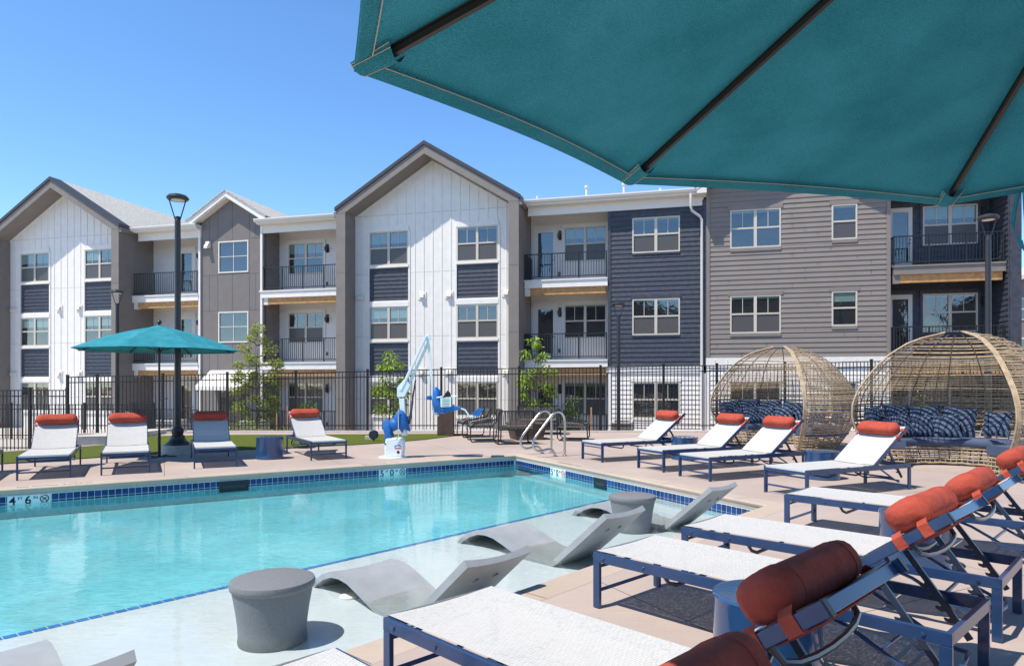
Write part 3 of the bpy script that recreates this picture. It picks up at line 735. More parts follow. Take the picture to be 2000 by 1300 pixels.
def balcony_bay(u0, u1, sideL, sideR, wallm, door, win, corner=True, side_mat='taupe2', dark=False):
    """recessed bay between u0 and u1; back wall at y=1.25"""
    yb = 1.25
    holes = [(win[0],win[1],WBt[f],WT[f]) for f in range(3)]+([(door[0],door[1],FLZ[f]+.0,WT[f]) for f in range(3)] if door else [])
    if dark: b = lap(u0,u1,-.72,8.9,holes,yb,.185)
    else: b = lap(u0,u1,-.72,8.9,holes,yb,.36)
    b.box(u0,u1,yb+.055,yb+.2,-.72,8.9)
    part('bay_wall', b, M[wallm])
    for h in holes:
        t = MB(); t.box(h[0]-.09,h[1]+.09,yb-.05,yb-.022,h[3]+.0,h[3]+.16); t.box(h[0]-.09,h[0]-.001,yb-.045,yb-.0,h[2]-.0,h[3]-.001); t.box(h[1]+.001,h[1]+.09,yb-.045,yb-.0,h[2],h[3]-.001)
        part('opening_trim', t, M[wallm if not dark else 'navy_siding'])
    cl = MB(); cl.box(u0+.01,u1-.01,-.33,yb+.2,8.901,9.0); part('bay_ceiling', cl, M['cream'])
    for f in range(3):
        z0 = FLZ[f]
        window(win[0],win[1],WBt[f],WT[f],yb-.02,blind=[.2,.1,.7][f])
        if door:
            d = MB(); a, bb = door; d.box(a,a+.14,yb-.04,yb+.03,z0+.02,WT[f]); d.box(bb-.14,bb,yb-.04,yb+.03,z0+.02,WT[f]); d.box(a+.14,bb-.14,yb-.04,yb+.03,WT[f]-.17,WT[f]); d.box(a+.14,bb-.14,yb-.04,yb+.03,z0+.02,z0+.3)
            do = part('balcony_door', d, M['door_white']); g = MB(); g.box(a+.14,bb-.14,yb-.005,yb+.02,z0+.3,WT[f]-.17); part('door_glass', g, M['glass'], do)
            h = MB(); h.tube([(bb-.07,yb-.04,z0+1.0),(bb-.07,yb-.08,z0+1.0),(bb-.16,yb-.085,z0+1.0)],.012,6); h.tube([(bb-.07,yb-.04,z0+1.14),(bb-.07,yb-.06,z0+1.14)],.025,8); part('door_handle', h, M['black_metal'], do)
        # ceiling / soffit of the bay and balcony slab
        if f > 0:
            s = MB(); s.box(u0+.03 if sideL else u0-.10,u1-.002,-.10,yb-.03,z0-.02-.33,z0-.08)
            slab = part('balcony_deck', s, M['white' if not dark else 'taupe'])
            s = MB(); s.box(u0+.0 if sideL else u0-.14,u1-.001,-.14,yb-.03,z0-.079,z0-.02); part('deck_cap', s, M['cream' if not dark else 'taupe'], slab)
            s = MB(); s.box(u0+.25,u1-.08,-.02,.16,z0-.64,z0-.351); part('timber_beam', s, M['timber'], slab)
            s = MB(); s.box(u0+.02,u0+.249,-.03,.17,z0-.66,z0-.352); part('beam_end', s, M['cream' if not dark else 'taupe'], slab)
            s = MB(); s.lathe([(.0,.0),(.05,.01),(.05,.05)],10,(u0+(u1-u0)*.45,.7,z0-.40)); part('sprinkler', s, M['cream'], slab)
        part('railing', railing(u0+(.02 if sideL else -.06), u1-.03, z0, -.03, [(u0+.0 if not sideL else u0+.05, yb-.06)] if corner else None), M['black_metal'])
        # wall lamp
        lx = (win[1]+.18) if win[1]+.3 < u1 else win[0]-.2
        l = MB(); l.box(lx-.08,lx+.08,yb-.03,yb-.0255+.0,z0+1.85,z0+2.25); l.box(lx-.055,lx+.055,yb-.20,yb-.031,z0+1.93,z0+2.12); l.box(lx-.03,lx+.03,yb-.16,yb-.08,z0+1.88,z0+1.929)
        part('wall_lamp', l, M['black_metal'])
        l = MB(); l.box(lx-.05,lx+.05,yb-.07,yb-.026,z0+.32,z0+.48); part('outlet_box', l, M['screen'])

# left-most dark side is the portal; bay A between left gable and the grey gabled bay
balcony_bay(-15.49,-11.75,False,False,'offwhite',(-13.95,-13.05),(-12.55,-11.80+.0),corner=False)
# bay B between the grey bay and the middle gable
balcony_bay(-8.30,-4.10,False,False,'offwhite',None,(-7.79,-5.91))
# bay C right of the middle gable
balcony_bay(4.05,7.50,True,False,'offwhite',(4.22,5.16),(5.50,7.30))
# bay D at the right end, dark navy walls
balcony_bay(17.80,21.36,True,True,'navy_siding',(17.98,18.80),(19.15,20.96),dark=True)
# side walls of bays
def side(u, m, y0=0.0, y1=1.3, z1=8.95, t=.08):
    s = MB(); s.box(min(u,u+t),max(u,u+t),y0,y1,-.72,z1); part('side_wall', s, M[m])
side(-8.36,'taupe2',.2); side(-11.70,'taupe2',.2); side(7.52,'navy_siding',.2)
# corner posts / downspouts
def downspout(u, y, z0=-.6, z1=8.8, name='downspout', m='cream', w=.1):
    s = MB(); s.box(u-w/2,u+w/2,y-.08,y,z0,z1); part(name, s, M[m])
downspout(-8.36,-.005,m='white'); downspout(-11.70,-.005,m='white')
eave(-15.25,-11.6); eave(-8.48,-4.16); eave(4.16,11.18); eave(17.9,21.9)
s = MB(); s.box(7.5,11.2,-.05,0,8.70,8.88); part('frieze', s, M['cream'])
# grey gabled bay (board panel, fixed windows)
c2, hw2 = -10.03, 1.72
g_ap = 10.16
wl = wall_cells(c2-hw2+.02,c2+hw2-.02,-.72,9.1,[(-10.70,-9.08,6.74,8.22),(-10.70,-9.08,3.49,4.93),(-10.7,-9.3,-.70,1.6)],0,.16)
wl.prism([(c2-hw2+.02,9.1),(c2+hw2-.02,9.1),(c2,9.1+RS*hw2)], 'y', 0, .16)
wl.box(c2-hw2+.05,c2+hw2-.05,.161,.2,-.72,9.0)
wo = part('grey_panel_wall', wl, M['taupe2'])
j = MB()
for u in (-11.2,-10.74,-9.95,-9.04,-8.7): 
    for z0, z1 in ((8.26, 9.1+RS*(hw2-abs(u-c2))-.05),(4.97,6.70),(1.7,3.45)):
        if z1 > z0: j.box(u-.010,u+.010,-.0015,0,z0,z1)
for z in (8.3,6.66,4.98,1.8): j.box(c2-hw2+.03,-10.75,-.0016,0,z-.008,z+.008); j.box(-9.03,c2+hw2-.03,-.0016,0,z-.008,z+.008)
part('panel_joint', j, M['charcoal'], wo)
window(-10.70,-9.08,6.74,8.22,0,'fixed',fr='cream'); window(-10.70,-9.08,3.49,4.93,0,'fixed',fr='cream')
d = MB(); d.box(-10.7,-10.6,-.03,.04,-.70,1.6); d.box(-9.4,-9.3,-.03,.04,-.70,1.6); d.box(-10.6,-9.4,-.03,.04,1.5,1.6)
do = part('entrance_door', d, M['dark_metal']); d = MB(); d.box(-10.6,-9.4,.01,.03,-.7,1.5); part('door_glass', d, M['glass'], do)
# awning above the entrance
a = MB(); a.add([(-11.15,-.005,2.2),(-8.7,-.005,2.2),(-8.7,-1.05,1.45),(-11.15,-1.05,1.45),(-11.15,-.005,2.14),(-8.7,-.005,2.14),(-8.7,-1.05,1.28),(-11.15,-1.05,1.28)],[(0,1,2,3),(7,6,5,4),(3,2,6,7),(0,3,7,4),(1,5,6,2)])
ao = part('awning', a, M['white']); a = MB()
for k in range(4): a.tube([(-11.1+k*.8,-.01,2.17),(-11.1+k*.8-.0,-1.04,1.43)],.012,4)
part('awning_rib', a, M['dark_metal'], ao)
# rake trim of the small gable
for s_ in (-1, 1):
    t = MB(); H2 = 9.1+RS*hw2
    for (o1_, o2_, y0, y1, mm) in ((.04,.30,-.42,-.33,'white'),(.0,.06,-.329,.0,'cream')):
        t = MB(); L_ = hw2+.36
        t.prism([(c2,H2+o1_),(c2,H2+o2_),(c2+s_*L_,H2+o2_-RS*L_),(c2+s_*L_,H2+o1_-RS*L_)], 'y', y0, y1); part('rake_trim', t, M[mm])
    t = MB(); L_ = hw2+.42; t.prism([(c2,H2+.302),(c2,H2+.36),(c2+s_*L_,H2+.36-RS*L_),(c2+s_*L_,H2+.302-RS*L_)], 'y', -.47, 8.5); part('roof', t, M['shingle'])
t = MB(); t.box(c2-hw2-.34,c2-hw2-.0,-.40,.0,8.9,9.06); t.box(c2+hw2+.0,c2+hw2+.34,-.40,.0,8.9,9.06); part('eave_box', t, M['cream'])
l = MB(); l.box(-11.35,-11.12,-.12,-.001,7.95,8.25); l.prism([(-.121,8.2),(-.24,8.0),(-.24,7.9),(-.121,7.96)],'x',-11.33,-11.14); part('flood_light', l, M['cream'])

# navy section
nw = [(8.47,10.31,WBt[f],WT[f]-.07 if f == 2 else WT[f]) for f in range(3)]
H_ = [(h[0]-.0,h[1]+.0,h[2],h[3]) for h in nw]
n_ = lap(7.62,11.16,2.26,8.72,[(h[0],h[1],h[2]-.07,h[3]+.15) for h in H_ if h[3] > 2],.0,.187); part('navy_siding_wall', n_, M['navy_siding'])
n_ = lap(7.62,11.16,-.72,1.98,[(h[0],h[1],h[2]-.07,h[3]+.15) for h in H_ if h[3] < 2],.0,.187); part('white_siding_wall', n_, M['white'])
b = wall_cells(7.52,11.2,-.72,8.9,[],.055,.12); part('wall_core', b, M['charcoal'])
t = MB(); t.box(7.5,7.62,-.04,.2,2.24,8.72); t.box(11.165,11.299,-.03,.05,2.26,8.7)
for h in nw[1:]: t.box(h[0]-.06,h[1]+.06,-.038,.05,h[3]+.001,h[3]+.149); t.box(h[0],h[1],-.045,.05,h[2]-.069,h[2]-.001)
part('navy_trim', t, M['navy_siding'])
t = MB(); t.box(7.45,11.2,-.05,.06,1.981,2.255); t.box(7.5,7.62,-.04,.2,-.72,1.98); t.box(11.16,11.299,-.035,.05,-.72,1.98); h = nw[0]; t.box(h[0]-.06,h[1]+.06,-.038,.05,h[3]+.001,h[3]+.149); t.box(h[0],h[1],-.045,.05,h[2]-.069,h[2]-.001)
t.box(7.46,11.2,-.08,-.051,2.20,2.254)
part('white_band', t, M['white'])
for h in nw: window(h[0],h[1],h[2],h[3],0,blind=.1)
# downspout with offset beside the grey section
d = MB(); zz = 8.82
for a_, b_ in (((10.72,-.45,8.86),(10.72,-.43,8.35)),((10.72,-.43,8.35),(10.80,-.3,8.15)),((10.80,-.3,8.15),(11.12,-.10,7.98)),((11.12,-.10,7.98),(11.12,-.10,-.6))):
    d.tube([a_, b_], .055, 6)
d = MB(); d.tube([(10.72,-.45,8.86),(10.72,-.44,8.35),(10.76,-.38,8.22),(11.08,-.12,8.02),(11.13,-.09,7.9),(11.13,-.09,-.6)], .052, 6); part('downspout', d, M['cream'])

# grey gabled section
c3, hw3 = 14.52, 3.22; A3 = 9.12+RS*hw3
gw = [(12.18,14.01,WBt[f],WT[f]) for f in range(3)]; gs = [(15.77,16.64,z0,z1) for z0,z1 in ((.4,1.65),(3.70,4.99),(6.89,8.19))]
hol = [(h[0],h[1],h[2]-.12,h[3]+.15) for h in gw+gs]
n_ = lap(c3-hw3+.13,c3+hw3-.13,2.56,A3,hol,0,.187,gable=(c3,A3,RS)); gwo = part('grey_siding_wall', n_, M['grey_siding'])
def joints(u0, u1, z0, z1, holes, seed, parent, y=-.0165, course=.187):
    rj = random.Random(seed); z = z0; k = 0
    while z+course < z1:
        for _ in range(2):
            u = u0+(u1-u0)*rj.random(); u = round(u/.9)*.9+(.45 if k % 2 else 0)
            if u0+.1 < u < u1-.1 and not any(h[0]-.1 < u < h[1]+.1 and h[2]-.2 < z < h[3]+.2 for h in holes): m_ = MB(); m_.box(u-.003,u+.003,y-.008,y+.02,z+.004,z+course-.004); part('board_joint', m_, M['taupe2'], parent)
        z += course; k += 1
joints(c3-hw3+.3,c3+hw3-.3,2.56,9.0,hol,4,gwo)
b = wall_cells(c3-hw3,c3+hw3,-.72,9.0,[],.055,.12); b.prism([(c3-hw3,9.0),(c3+hw3,9.0),(c3,A3-.05)],'y',.055,.17); part('wall_core', b, M['charcoal'])
for t_ in ((c3-hw3,c3-hw3+.129,-.04,.2,2.56,9.15),(c3+hw3-.129,c3+hw3,-.04,1.3,2.56,9.15)): t = MB(); t.box(*t_); part('corner_board', t, M['grey_siding'])
for h in gw[1:]+gs[1:]: t = MB(); t.box(h[0]-.07,h[1]+.07,-.04,.05,h[3]+.001,h[3]+.149); part('window_head', t, M['grey_siding']); t = MB(); t.box(h[0],h[1],-.045,.05,h[2]-.119,h[2]-.001); part('window_sill', t, M['grey_siding'])
n_ = lap(c3-hw3+.13,c3+hw3-.13,-.72,2.2,[(h[0],h[1],h[2]-.12,h[3]+.15) for h in (gw[0],gs[0])],0,.187); part('white_siding_wall', n_, M['white'])
t = MB(); t.box(c3-hw3-.01,c3+hw3+.01,-.06,.05,2.2,2.559); t.box(c3-hw3,c3-hw3+.129,-.04,.2,-.72,2.2); t.box(c3+hw3-.129,c3+hw3,-.04,1.3,-.72,2.2)
for h in (gw[0],gs[0]): t.box(h[0]-.07,h[1]+.07,-.04,.05,h[3]+.001,h[3]+.149); t.box(h[0],h[1],-.045,.05,h[2]-.119,h[2]-.001)
for k in range(14): t.box(c3-hw3+.3+k*.45,c3-hw3+.34+k*.45,-.075,-.061,2.2,2.5)
part('white_band', t, M['white'])
for h in gw: window(*h,0,blind=.12)
for i, h in enumerate(gs): window(*h,0,'single',blind=[.5,.62,.14][i],grid=False)
for s_ in (-1, 1):
    L_ = hw3+.38
    t = MB(); t.prism([(c3,A3+.03),(c3,A3+.27),(c3+s_*L_,A3+.27-RS*L_),(c3+s_*L_,A3+.03-RS*L_)], 'y', -.72, -.62); t.prism([(c3,A3+.02),(c3,A3+.08),(c3+s_*L_,A3+.08-RS*L_),(c3+s_*L_,A3+.02-RS*L_)], 'y', -.619, 0); part('rake_trim', t, M['white'])
    t = MB(); L_ = hw3+.45; t.prism([(c3,A3+.272),(c3,A3+.35),(c3+s_*L_,A3+.35-RS*L_),(c3+s_*L_,A3+.272-RS*L_)], 'y', -.78, 9); part('roof', t, M['shingle'])
t = MB(); t.box(c3-hw3-.36,c3-hw3-.001,-.70,.0,8.78,9.02); t.box(c3+hw3+.001,c3+hw3+.36,-.70,.0,8.78,9.02); part('eave_box', t, M['cream'])
# right end wall (navy) of bay D
n_ = MB(); n_.box(21.42,21.78,-.22,9,-.72,9.0); part('end_wall', n_, M['navy_siding'])
n_ = lap(-.2,1.25,-.72,8.9,[],0,.187); Rm = Matrix.Rotation(R(90),3,'Z')
v2 = []
for p in n_.v: q_ = Vector((21.385+p[1], p[0], p[2])); v2.append(tuple(q_))
n_.v = v2; part('end_siding', n_, M['navy_siding'])
# roof pipes
for px, zt in ((1050,10.15),(1146,10.35),(1219,10.35),(1290,10.1)):
    y = 3.0
    k = (px-1000)/FPX; ex, ey = math.cos(TH), -math.sin(TH); ox = BO.x+math.sin(TH)*y; oy = BO.y+math.cos(TH)*y
    u = (k*oy-ox)/(ex-k*ey); t = MB(); t.tube([(u,y,9.3),(u,y,zt)], .06, 10); 
    if px in (1146, 1219): t.tube([(u,y,zt),(u,y,zt+.10)], .095, 10)
    part('roof_pipe', t, M['cream'])
s = MB(); s.box(-23.6,21.7,1.46,9.5,-.72,9.2); part('core_block', s, M['taupe2'])

# ------------------------------------------------------------------ neighbour building at right and the row behind the camera
nb = thing('townhouse', 'distant grey townhouse seen at the right edge between the end wall and the picture edge', 'building', ad(2040, 46, -.7), R(-12))
w_ = MB(); w_.box(-3.0,14,0,8,0,8.6); w_.prism([(-3.0,8.6),(5.5,12.2),(14,8.6)],'y',0,8); part_o = w_.build('wall', M['grey_siding'], nb)
w_ = MB(); w_.prism([(-3.5,8.45),(5.5,12.3),(14.5,8.45),(14.5,8.75),(5.5,12.65),(-3.5,8.75)],'y',-.5,8.4); w_.build('roof', M['cream'], nb)
for z in (1.0,3.9,6.6):
    w_ = MB(); w_.box(-2.0,-.2,-.06,.02,z,z+1.5); fo = w_.build('window', M['cream'], nb); w_ = MB(); w_.box(-1.9,-.3,-.075,-.061,z+.1,z+.7); w_.box(-1.9,-.3,-.075,-.061,z+.8,z+1.4); w_.build('pane', M['glass'], fo)
for bx, bw, hh in ((-34,24,13.8),(-6,22,14.6),(20,26,13.2)):
    lab = {-34:'dark gabled clubhouse behind the camera on the left',-6:'dark gabled clubhouse straight behind the camera',20:'dark gabled clubhouse behind the camera on the right'}[bx]
    bb = thing('clubhouse', lab, 'building', (bx,-34,-.7)); w_ = MB(); w_.box(0,bw,-10,0,0,hh-2.2); w_.build('wall', M['taupe2'], bb)
    w_ = MB(); w_.prism([(-.5,hh-2.25),(bw/2,hh+2.0),(bw+.5,hh-2.25)],'y',-10.4,.4); w_.build('roof', M['charcoal'], bb)

# ------------------------------------------------------------------ pool fence
def fence(name, label, pts, heights, hang=.0, z=0.0, cap=True):
    """pts: 2-D posts"""
    e = thing(name, label, 'fence', (pts[0][0], pts[0][1], 0)); ox, oy = pts[0]
    for i, p in enumerate(pts):
        m_ = MB(); x, y = p[0]-ox, p[1]-oy; m_.box(x-.035,x+.035,y-.035,y+.035,z-.2,z+heights[i]+.04); m_.box(x-.042,x+.042,y-.042,y+.042,z+heights[i]+.041,z+heights[i]+.06); m_.build('post', M['fence_metal'], e)
    for i in range(len(pts)-1):
        a = Vector((pts[i][0]-ox, pts[i][1]-oy, z)); b = Vector((pts[i+1][0]-ox, pts[i+1][1]-oy, z)); h0, h1 = heights[i], heights[i+1]; m_ = MB(); U = Vector((0,0,1))
        dn = (b-a).normalized()*.036
        for off in (-.02, -.20): m_.bar(a+dn+U*(h0+off), b-dn+U*(h1+off), .032, .032)
        m_.bar(a+dn+U*.20, b-dn+U*.20, .032, .032)
        L = (b-a).length; k = int(round(L/.118))
        for q in range(1, k):
            f = q/k; p = a.lerp(b, f); h = h0+(h1-h0)*f; m_.box(p.x-.0105,p.x+.0105,p.y-.0105,p.y+.0105,z+.07,z+h-.03)
        m_.build('fence_panel', M['fence_metal'], e)
    return e
DF = 22.35
tops = [(132,735),(190,734),(318,732),(444,729),(578,727),(718,724),(862,720),(1014,718),(1173,716),(1296,713.5),(1400,712.5),(1533,709),(1702,704.5),(1880,700),(2080,695)]
fence('pool_fence', 'long tall black picket fence behind the turf and fire pit, in front of the apartments', [(ad(x,DF).x, DF) for x,_ in tops], [CAMH-(y-HZ)*DF/FPX for _,y in tops])
fence('pool_fence', 'lower section of black picket fence at the far left, a step below the long fence', [(ad(x,21.2).x, 21.2+(130-x)*.0) for x in (-420,-180,58,131)], [2.0]*4, z=-.62)
fence('patio_fence', 'low black picket fence far back in front of the left white gable', [(ad(x,27.5).x, 27.5) for x in (-60,22,165,260,300)], [1.45]*5, z=-.7)
# sloping stair rails
for x0, x1, lab in ((205,232,'thin grey stair handrail behind the fence, left of the pair'),(246,284,'thin grey stair handrail behind the fence, right of the pair')):
    p = ad(x0,26,1.55-(803-750)*26/FPX); q = ad(x1,25.2,1.55-(819-750)*25.2/FPX); m_ = MB(); m_.tube([p,q,(q.x,q.y,-.7)],.022,6); m_.tube([p,(p.x,p.y,-.7)],.022,6)
    o = m_.build('stair_handrail', M['steel']); tag(o, lab, 'handrail', 'stair handrails behind the fence')

# ------------------------------------------------------------------ lamps
def lamp(label, px, d, ztop, base=0, full=False, footing=False):
    p = ad(px, d, base); e = thing('street_lamp', label, 'lamp post', p, 0, 'lamp posts around the pool'); h = ztop-base
    m_ = MB(); m_.lathe([(.078,.0),(.072,.2),(.062,h-.62),(.062,h-.60),(.05,h-.58),(.05,h-.50)],20); m_.build('pole', M['dark_metal'], e)
    m_ = MB(); hr = .235
    for s_ in (-1, 1): m_.tube([(s_*.045,0,h-.60),(s_*.10,0,h-.42),(s_*.19,0,h-.12)],.013,6)
    m_.build('bracket', M['dark_metal'], e)
    m_ = MB(); m_.lathe([(.0,h+.0),(.10,h-.005),(.19,h-.035),(hr,h-.085),(hr,h-.10),(.205,h-.135),(.15,h-.14)],28); m_.build('lamp_head', M['dark_metal'], e)
    m_ = MB(); m_.lathe([(.0,h-.148),(.14,h-.142),(.14,h-.139),(0,h-.139)],20); m_.build('lens', M['cream'], e)
    if full:
        m_ = MB(); m_.lathe([(.245,.20),(.245,.245),(.19,.29),(.15,.36),(.15,.40),(.115,.42),(.115,.47),(.13,.50),(.13,.54),(.085,.60),(.08,.62)],32); m_.build('base_collar', M['dark_metal'], e)
        m_ = MB(); m_.lathe([(.33,-.3),(.33,.19),(.32,.20)],36); m_.build('footing', M['concrete'], e)
    else:
        m_ = MB(); m_.lathe([(.15,.0),(.15,.04),(.09,.10)],20); m_.build('base_collar', M['dark_metal'], e)
lamp('tall dark lamp post on a round concrete footing beside the turquoise parasol', 347, 15.2, 5.78, full=True)
lamp('distant dark lamp post rising behind the parasol at the left gable', 229, 24.5, 4.95, -.7)
lamp('distant slim dark lamp post in front of the navy siding', 1208, 24.6, 4.52, -.7)
lamp('dark lamp post rising behind the right wicker daybed', 1930, 16.6, 5.68)

# ------------------------------------------------------------------ sun loungers
def rect_tube(m_, path, wd, ht, up=(0,0,1)):
    for a, b in zip(path[:-1], path[1:]): m_.bar(a, b, wd, ht, up)
LW, LL, HX, BA, BL, SZ = .75, 2.16, 1.40, R(36.8), .93, .385
def make_lounger():
    t = thing('sun_lounger', '', 'sun lounger', (0,0,0), 0, 'white sling sun loungers with blue frames')
    f = MB(); y = LW/2
    for s_ in (-1, 1): f.box(0.0,LL,s_*y-(.028 if s_ > 0 else 0),s_*y+(0 if s_ > 0 else .028),SZ-.065,SZ)
    f.box(LL-.0285,LL-.0005,-y+.0285,y-.0285,SZ-.064,SZ-.001); f.box(.002,.029,-y+.0285,y-.0285,SZ-.06,SZ-.02)
    f.build('frame', M['blue_frame'], t, bevel=.003)
    for x0 in (0.0, LL-.055):
        for s_ in (-1, 1):
            l = MB(); l.box(x0+.001,x0+.055,s_*y-(.0275 if s_ > 0 else -.0005),s_*y+(-.0005 if s_ > 0 else .0275),0.004,SZ-.0655); l.build('leg', M['blue_frame'], t, bevel=.003)
    c = MB(); c.tube([(.03,-y+.02,.12),(.03,y-.02,.12)],.013,8); c.tube([(.03,-y+.02,.285),(.03,y-.02,.285)],.012,8); c.build('stretcher', M['blue_frame'], t)
    # bolts
    b = MB()
    for s_ in (-1, 1):
        for x in (.09,.42,1.05,LL-.12):
            pr = [(0.0,0.0),(.010,.001),(.012,.006),(.012,.008)]
            vs = []; n = 8
            for r, h in pr:
                for k in range(n): vs.append((x+r*math.cos(k*math.pi/4), s_*(y+.008-h), SZ-.033+r*math.sin(k*math.pi/4)))
            b.add(vs, [(i*n+k, i*n+(k+1) % n, (i+1)*n+(k+1) % n, (i+1)*n+k) for i in range(3) for k in range(n)])
    b.build('bolt', M['blue_frame'], t)
    # seat sling, slightly slack
    s = MB(); nx, ny = 14, 8; vs = []; ys = y-.024
    for i in range(nx+1):
        for j in range(ny+1):
            xx = .012+(HX-.02)*i/nx; yy = -ys+2*ys*j/ny; sag = .012*math.sin(math.pi*j/ny)
            vs.append((xx, yy, SZ+.009-sag))
    s.add(vs, [(i*(ny+1)+j,(i+1)*(ny+1)+j,(i+1)*(ny+1)+j+1,i*(ny+1)+j+1) for i in range(nx) for j in range(ny)], True)
    for j0, sgn in ((0,-1),(ny,1)):     # wrapped edges
        e_ = [(v[0], sgn*(ys+.004), SZ-.0) for v in vs[j0::ny+1]]
    s.add([(.010,-ys,SZ+.008),(.010,ys,SZ+.008),(.006,ys,SZ-.05),(.006,-ys,SZ-.05)],[(0,1,2,3)])
    s.build('seat_sling', M['sling'], t)
    # backrest (built in its own plane, then tilted)
    ca, sa = math.cos(BA), math.sin(BA)
    def B(u, yy, n_): return Vector((HX+u*ca-n_*sa, yy, SZ-.02+u*sa+n_*ca))
    UP = (-sa, 0, ca); yb = y-.042
    r = MB()
    for s_ in (-1, 1): r.bar(B(0,s_*yb,0), B(BL,s_*yb,0), .024, .05, UP)
    r.bar(B(BL-.03,-yb+.012,0), B(BL-.03,yb-.012,0), .024, .045, UP)
    r.build('back_frame', M['blue_frame'], t, bevel=.003)
    for s_ in (-1, 1):
        r = MB(); r.bar(B(BL+.0005,s_*yb,0), B(BL+.006,s_*yb,0), .026, .052, UP); r.build('end_cap', M['black_plastic'], t)
    s = MB(); vs = []; ys = yb-.0
    for i in range(nx+1):
        for j in range(ny+1):
            u = .015+(BL-.05)*i/nx; yy = -ys+2*ys*j/ny; sag = .014*math.sin(math.pi*j/ny); vs.append(B(u, yy, .031-sag))
    s.add(vs, [(i*(ny+1)+j,(i+1)*(ny+1)+j,(i+1)*(ny+1)+j+1,i*(ny+1)+j+1) for i in range(nx) for j in range(ny)], True); s.build('back_sling', M['sling'], t)
    # curved grey stays behind the back
    s = MB()
    for u in (.30, .70):
        pts = [B(u, -yb+.01, -.02)]+[B(u, yb*math.cos(math.pi*(1-k/8)), -.03-.085*math.sin(math.pi*k/8)**.6) for k in range(1, 8)]+[B(u, yb-.01, -.02)]
        s.tube(pts, .013, 8)
    s.build('back_stay', M['grey_tube'], t)
    # notched support: two struts joined by a bar, with teeth
    s = MB()
    for s_ in (-1, 1):
        yy = s_*(yb-.06); P0 = B(.44, yy, -.035); P1_ = Vector((HX+.69, yy, .17)); dd = (P1_-P0)
        s.bar(P0, P1_, .018, .032, (dd.z,0,-dd.x))
        nrm = Vector((dd.z,0,-dd.x)).normalized(); nrm = nrm if nrm.z < 0 else -nrm
        for k in range(4):
            q_ = P0+dd*(.34+.13*k); tt = dd.normalized()
            s.prism([], 'y', 0, 0) if False else None
            pts = [q_, q_+tt*.05, q_+tt*.035+nrm*.035, q_+tt*.012+nrm*.05, q_-tt*.004+nrm*.046, q_+tt*.012+nrm*.028]
            n0 = len(pts); V = [p+Vector((0,-.006,0)) for p in pts]+[p+Vector((0,.006,0)) for p in pts]
            s.add(V, [tuple(range(n0)), tuple(range(n0,2*n0))]+[(i,(i+1) % n0,n0+(i+1) % n0,n0+i) for i in range(n0)])
    s.build('support_strut', M['strut'], t)
    s = MB(); yy = yb-.06
    s.tube([(HX+.12,-yb+.0,SZ-.05),(HX+.26,-yy-.02,.28),(HX+.50,-yy-.02,.15),(HX+.62,-yy,.105),(HX+.69,-yy+.04,.115),(HX+.72,0,.12),(HX+.69,yy-.04,.115),(HX+.62,yy,.105),(HX+.50,yy+.02,.15),(HX+.26,yy+.02,.28),(HX+.12,yb,SZ-.05)],.012,8)
    s.tube([(HX+.42,-yy-.02,.185),(HX+.42,yy+.02,.185)],.012,8)
    s.build('support_loop', M['blue_frame'], t)
    # hanging brackets under the seat
    for x in (.55, 1.12):
        s = MB(); s.tube([(x,-y+.03,SZ-.05),(x+.02,-y+.07,SZ-.11),(x+.03,-y+.14,SZ-.135),(x+.03,y-.14,SZ-.135),(x+.02,y-.07,SZ-.11),(x,y-.03,SZ-.05)],.013,8); s.build('seat_bow', M['strut'], t)
    # bolster: rounded box section swept across, with straps
    s = MB(); n = 20; secs = []; hl = yb-.012
    for k in range(13):
        f = -1+2*k/12; yy = hl*f; sc_ = 1.0 if abs(f) < .8 else math.sqrt(max(0.0, 1-((abs(f)-.8)/.2)**2))*.55+.45
        if k in (0, 12): sc_ = .52
        for q in range(n):
            a = 2*math.pi*q/n; ex = 2.6
            cx = math.copysign(abs(math.cos(a))**(2/ex), math.cos(a)); cz = math.copysign(abs(math.sin(a))**(2/ex), math.sin(a))
            secs.append(B(.745+.104*cx*sc_, yy, .102+.078*cz*sc_))
    s.add(secs, [(k*n+q, k*n+(q+1) % n, (k+1)*n+(q+1) % n, (k+1)*n+q) for k in range(12) for q in range(n)], True)
    s.add(secs[:n], [tuple(range(n))]); s.add(secs[-n:], [tuple(range(n))])
    bo = s.build('bolster', M['orange'], t, auto=60)
    for k in (2, 10): s = MB(); s.tube([secs[k*n+q]+(secs[k*n+q]-B(.745, secs[k*n+q].y, .102)).normalized()*.0005 for q in list(range(n))+[0]], .0028, 5); s.build('piping', M['orange'], bo)
    s = MB()
    for s_ in (-1, 1):
        for u in (.665, .805):
            y0_, y1_ = s_*(yb-.0165), s_*(yb+.0165)
            vs = [B(u+du,yy,nn_) for du in (-.026,.026) for yy,nn_ in ((y0_,-.029),(y1_,-.029),(y1_,.030),(y0_,.030))]
            s.add(vs, [(0,1,2,3),(7,6,5,4),(0,4,5,1),(1,5,6,2),(2,6,7,3),(3,7,4,0)])
            s.add([B(u-.026,y1_,.029),B(u+.026,y1_,.029),B(u+.026,s_*(yb-.022),.052),B(u-.026,s_*(yb-.022),.052)],[(0,1,2,3)])
    # belly of the cover showing below the sling
    vs = []
    for i in range(7):
        for j in range(9): 
            yy = -yb+.05+2*(yb-.05)*j/8; vs.append(B(.62+.24*i/6, yy, -.030-.018*math.sin(math.pi*i/6)*math.sin(math.pi*j/8)**.5))
    s.add(vs, [(i*9+j,(i+1)*9+j,(i+1)*9+j+1,i*9+j+1) for i in range(6) for j in range(8)], True)
    s.build('strap', M['orange'], bo)
    return t
proto = make_lounger()
LNG = []
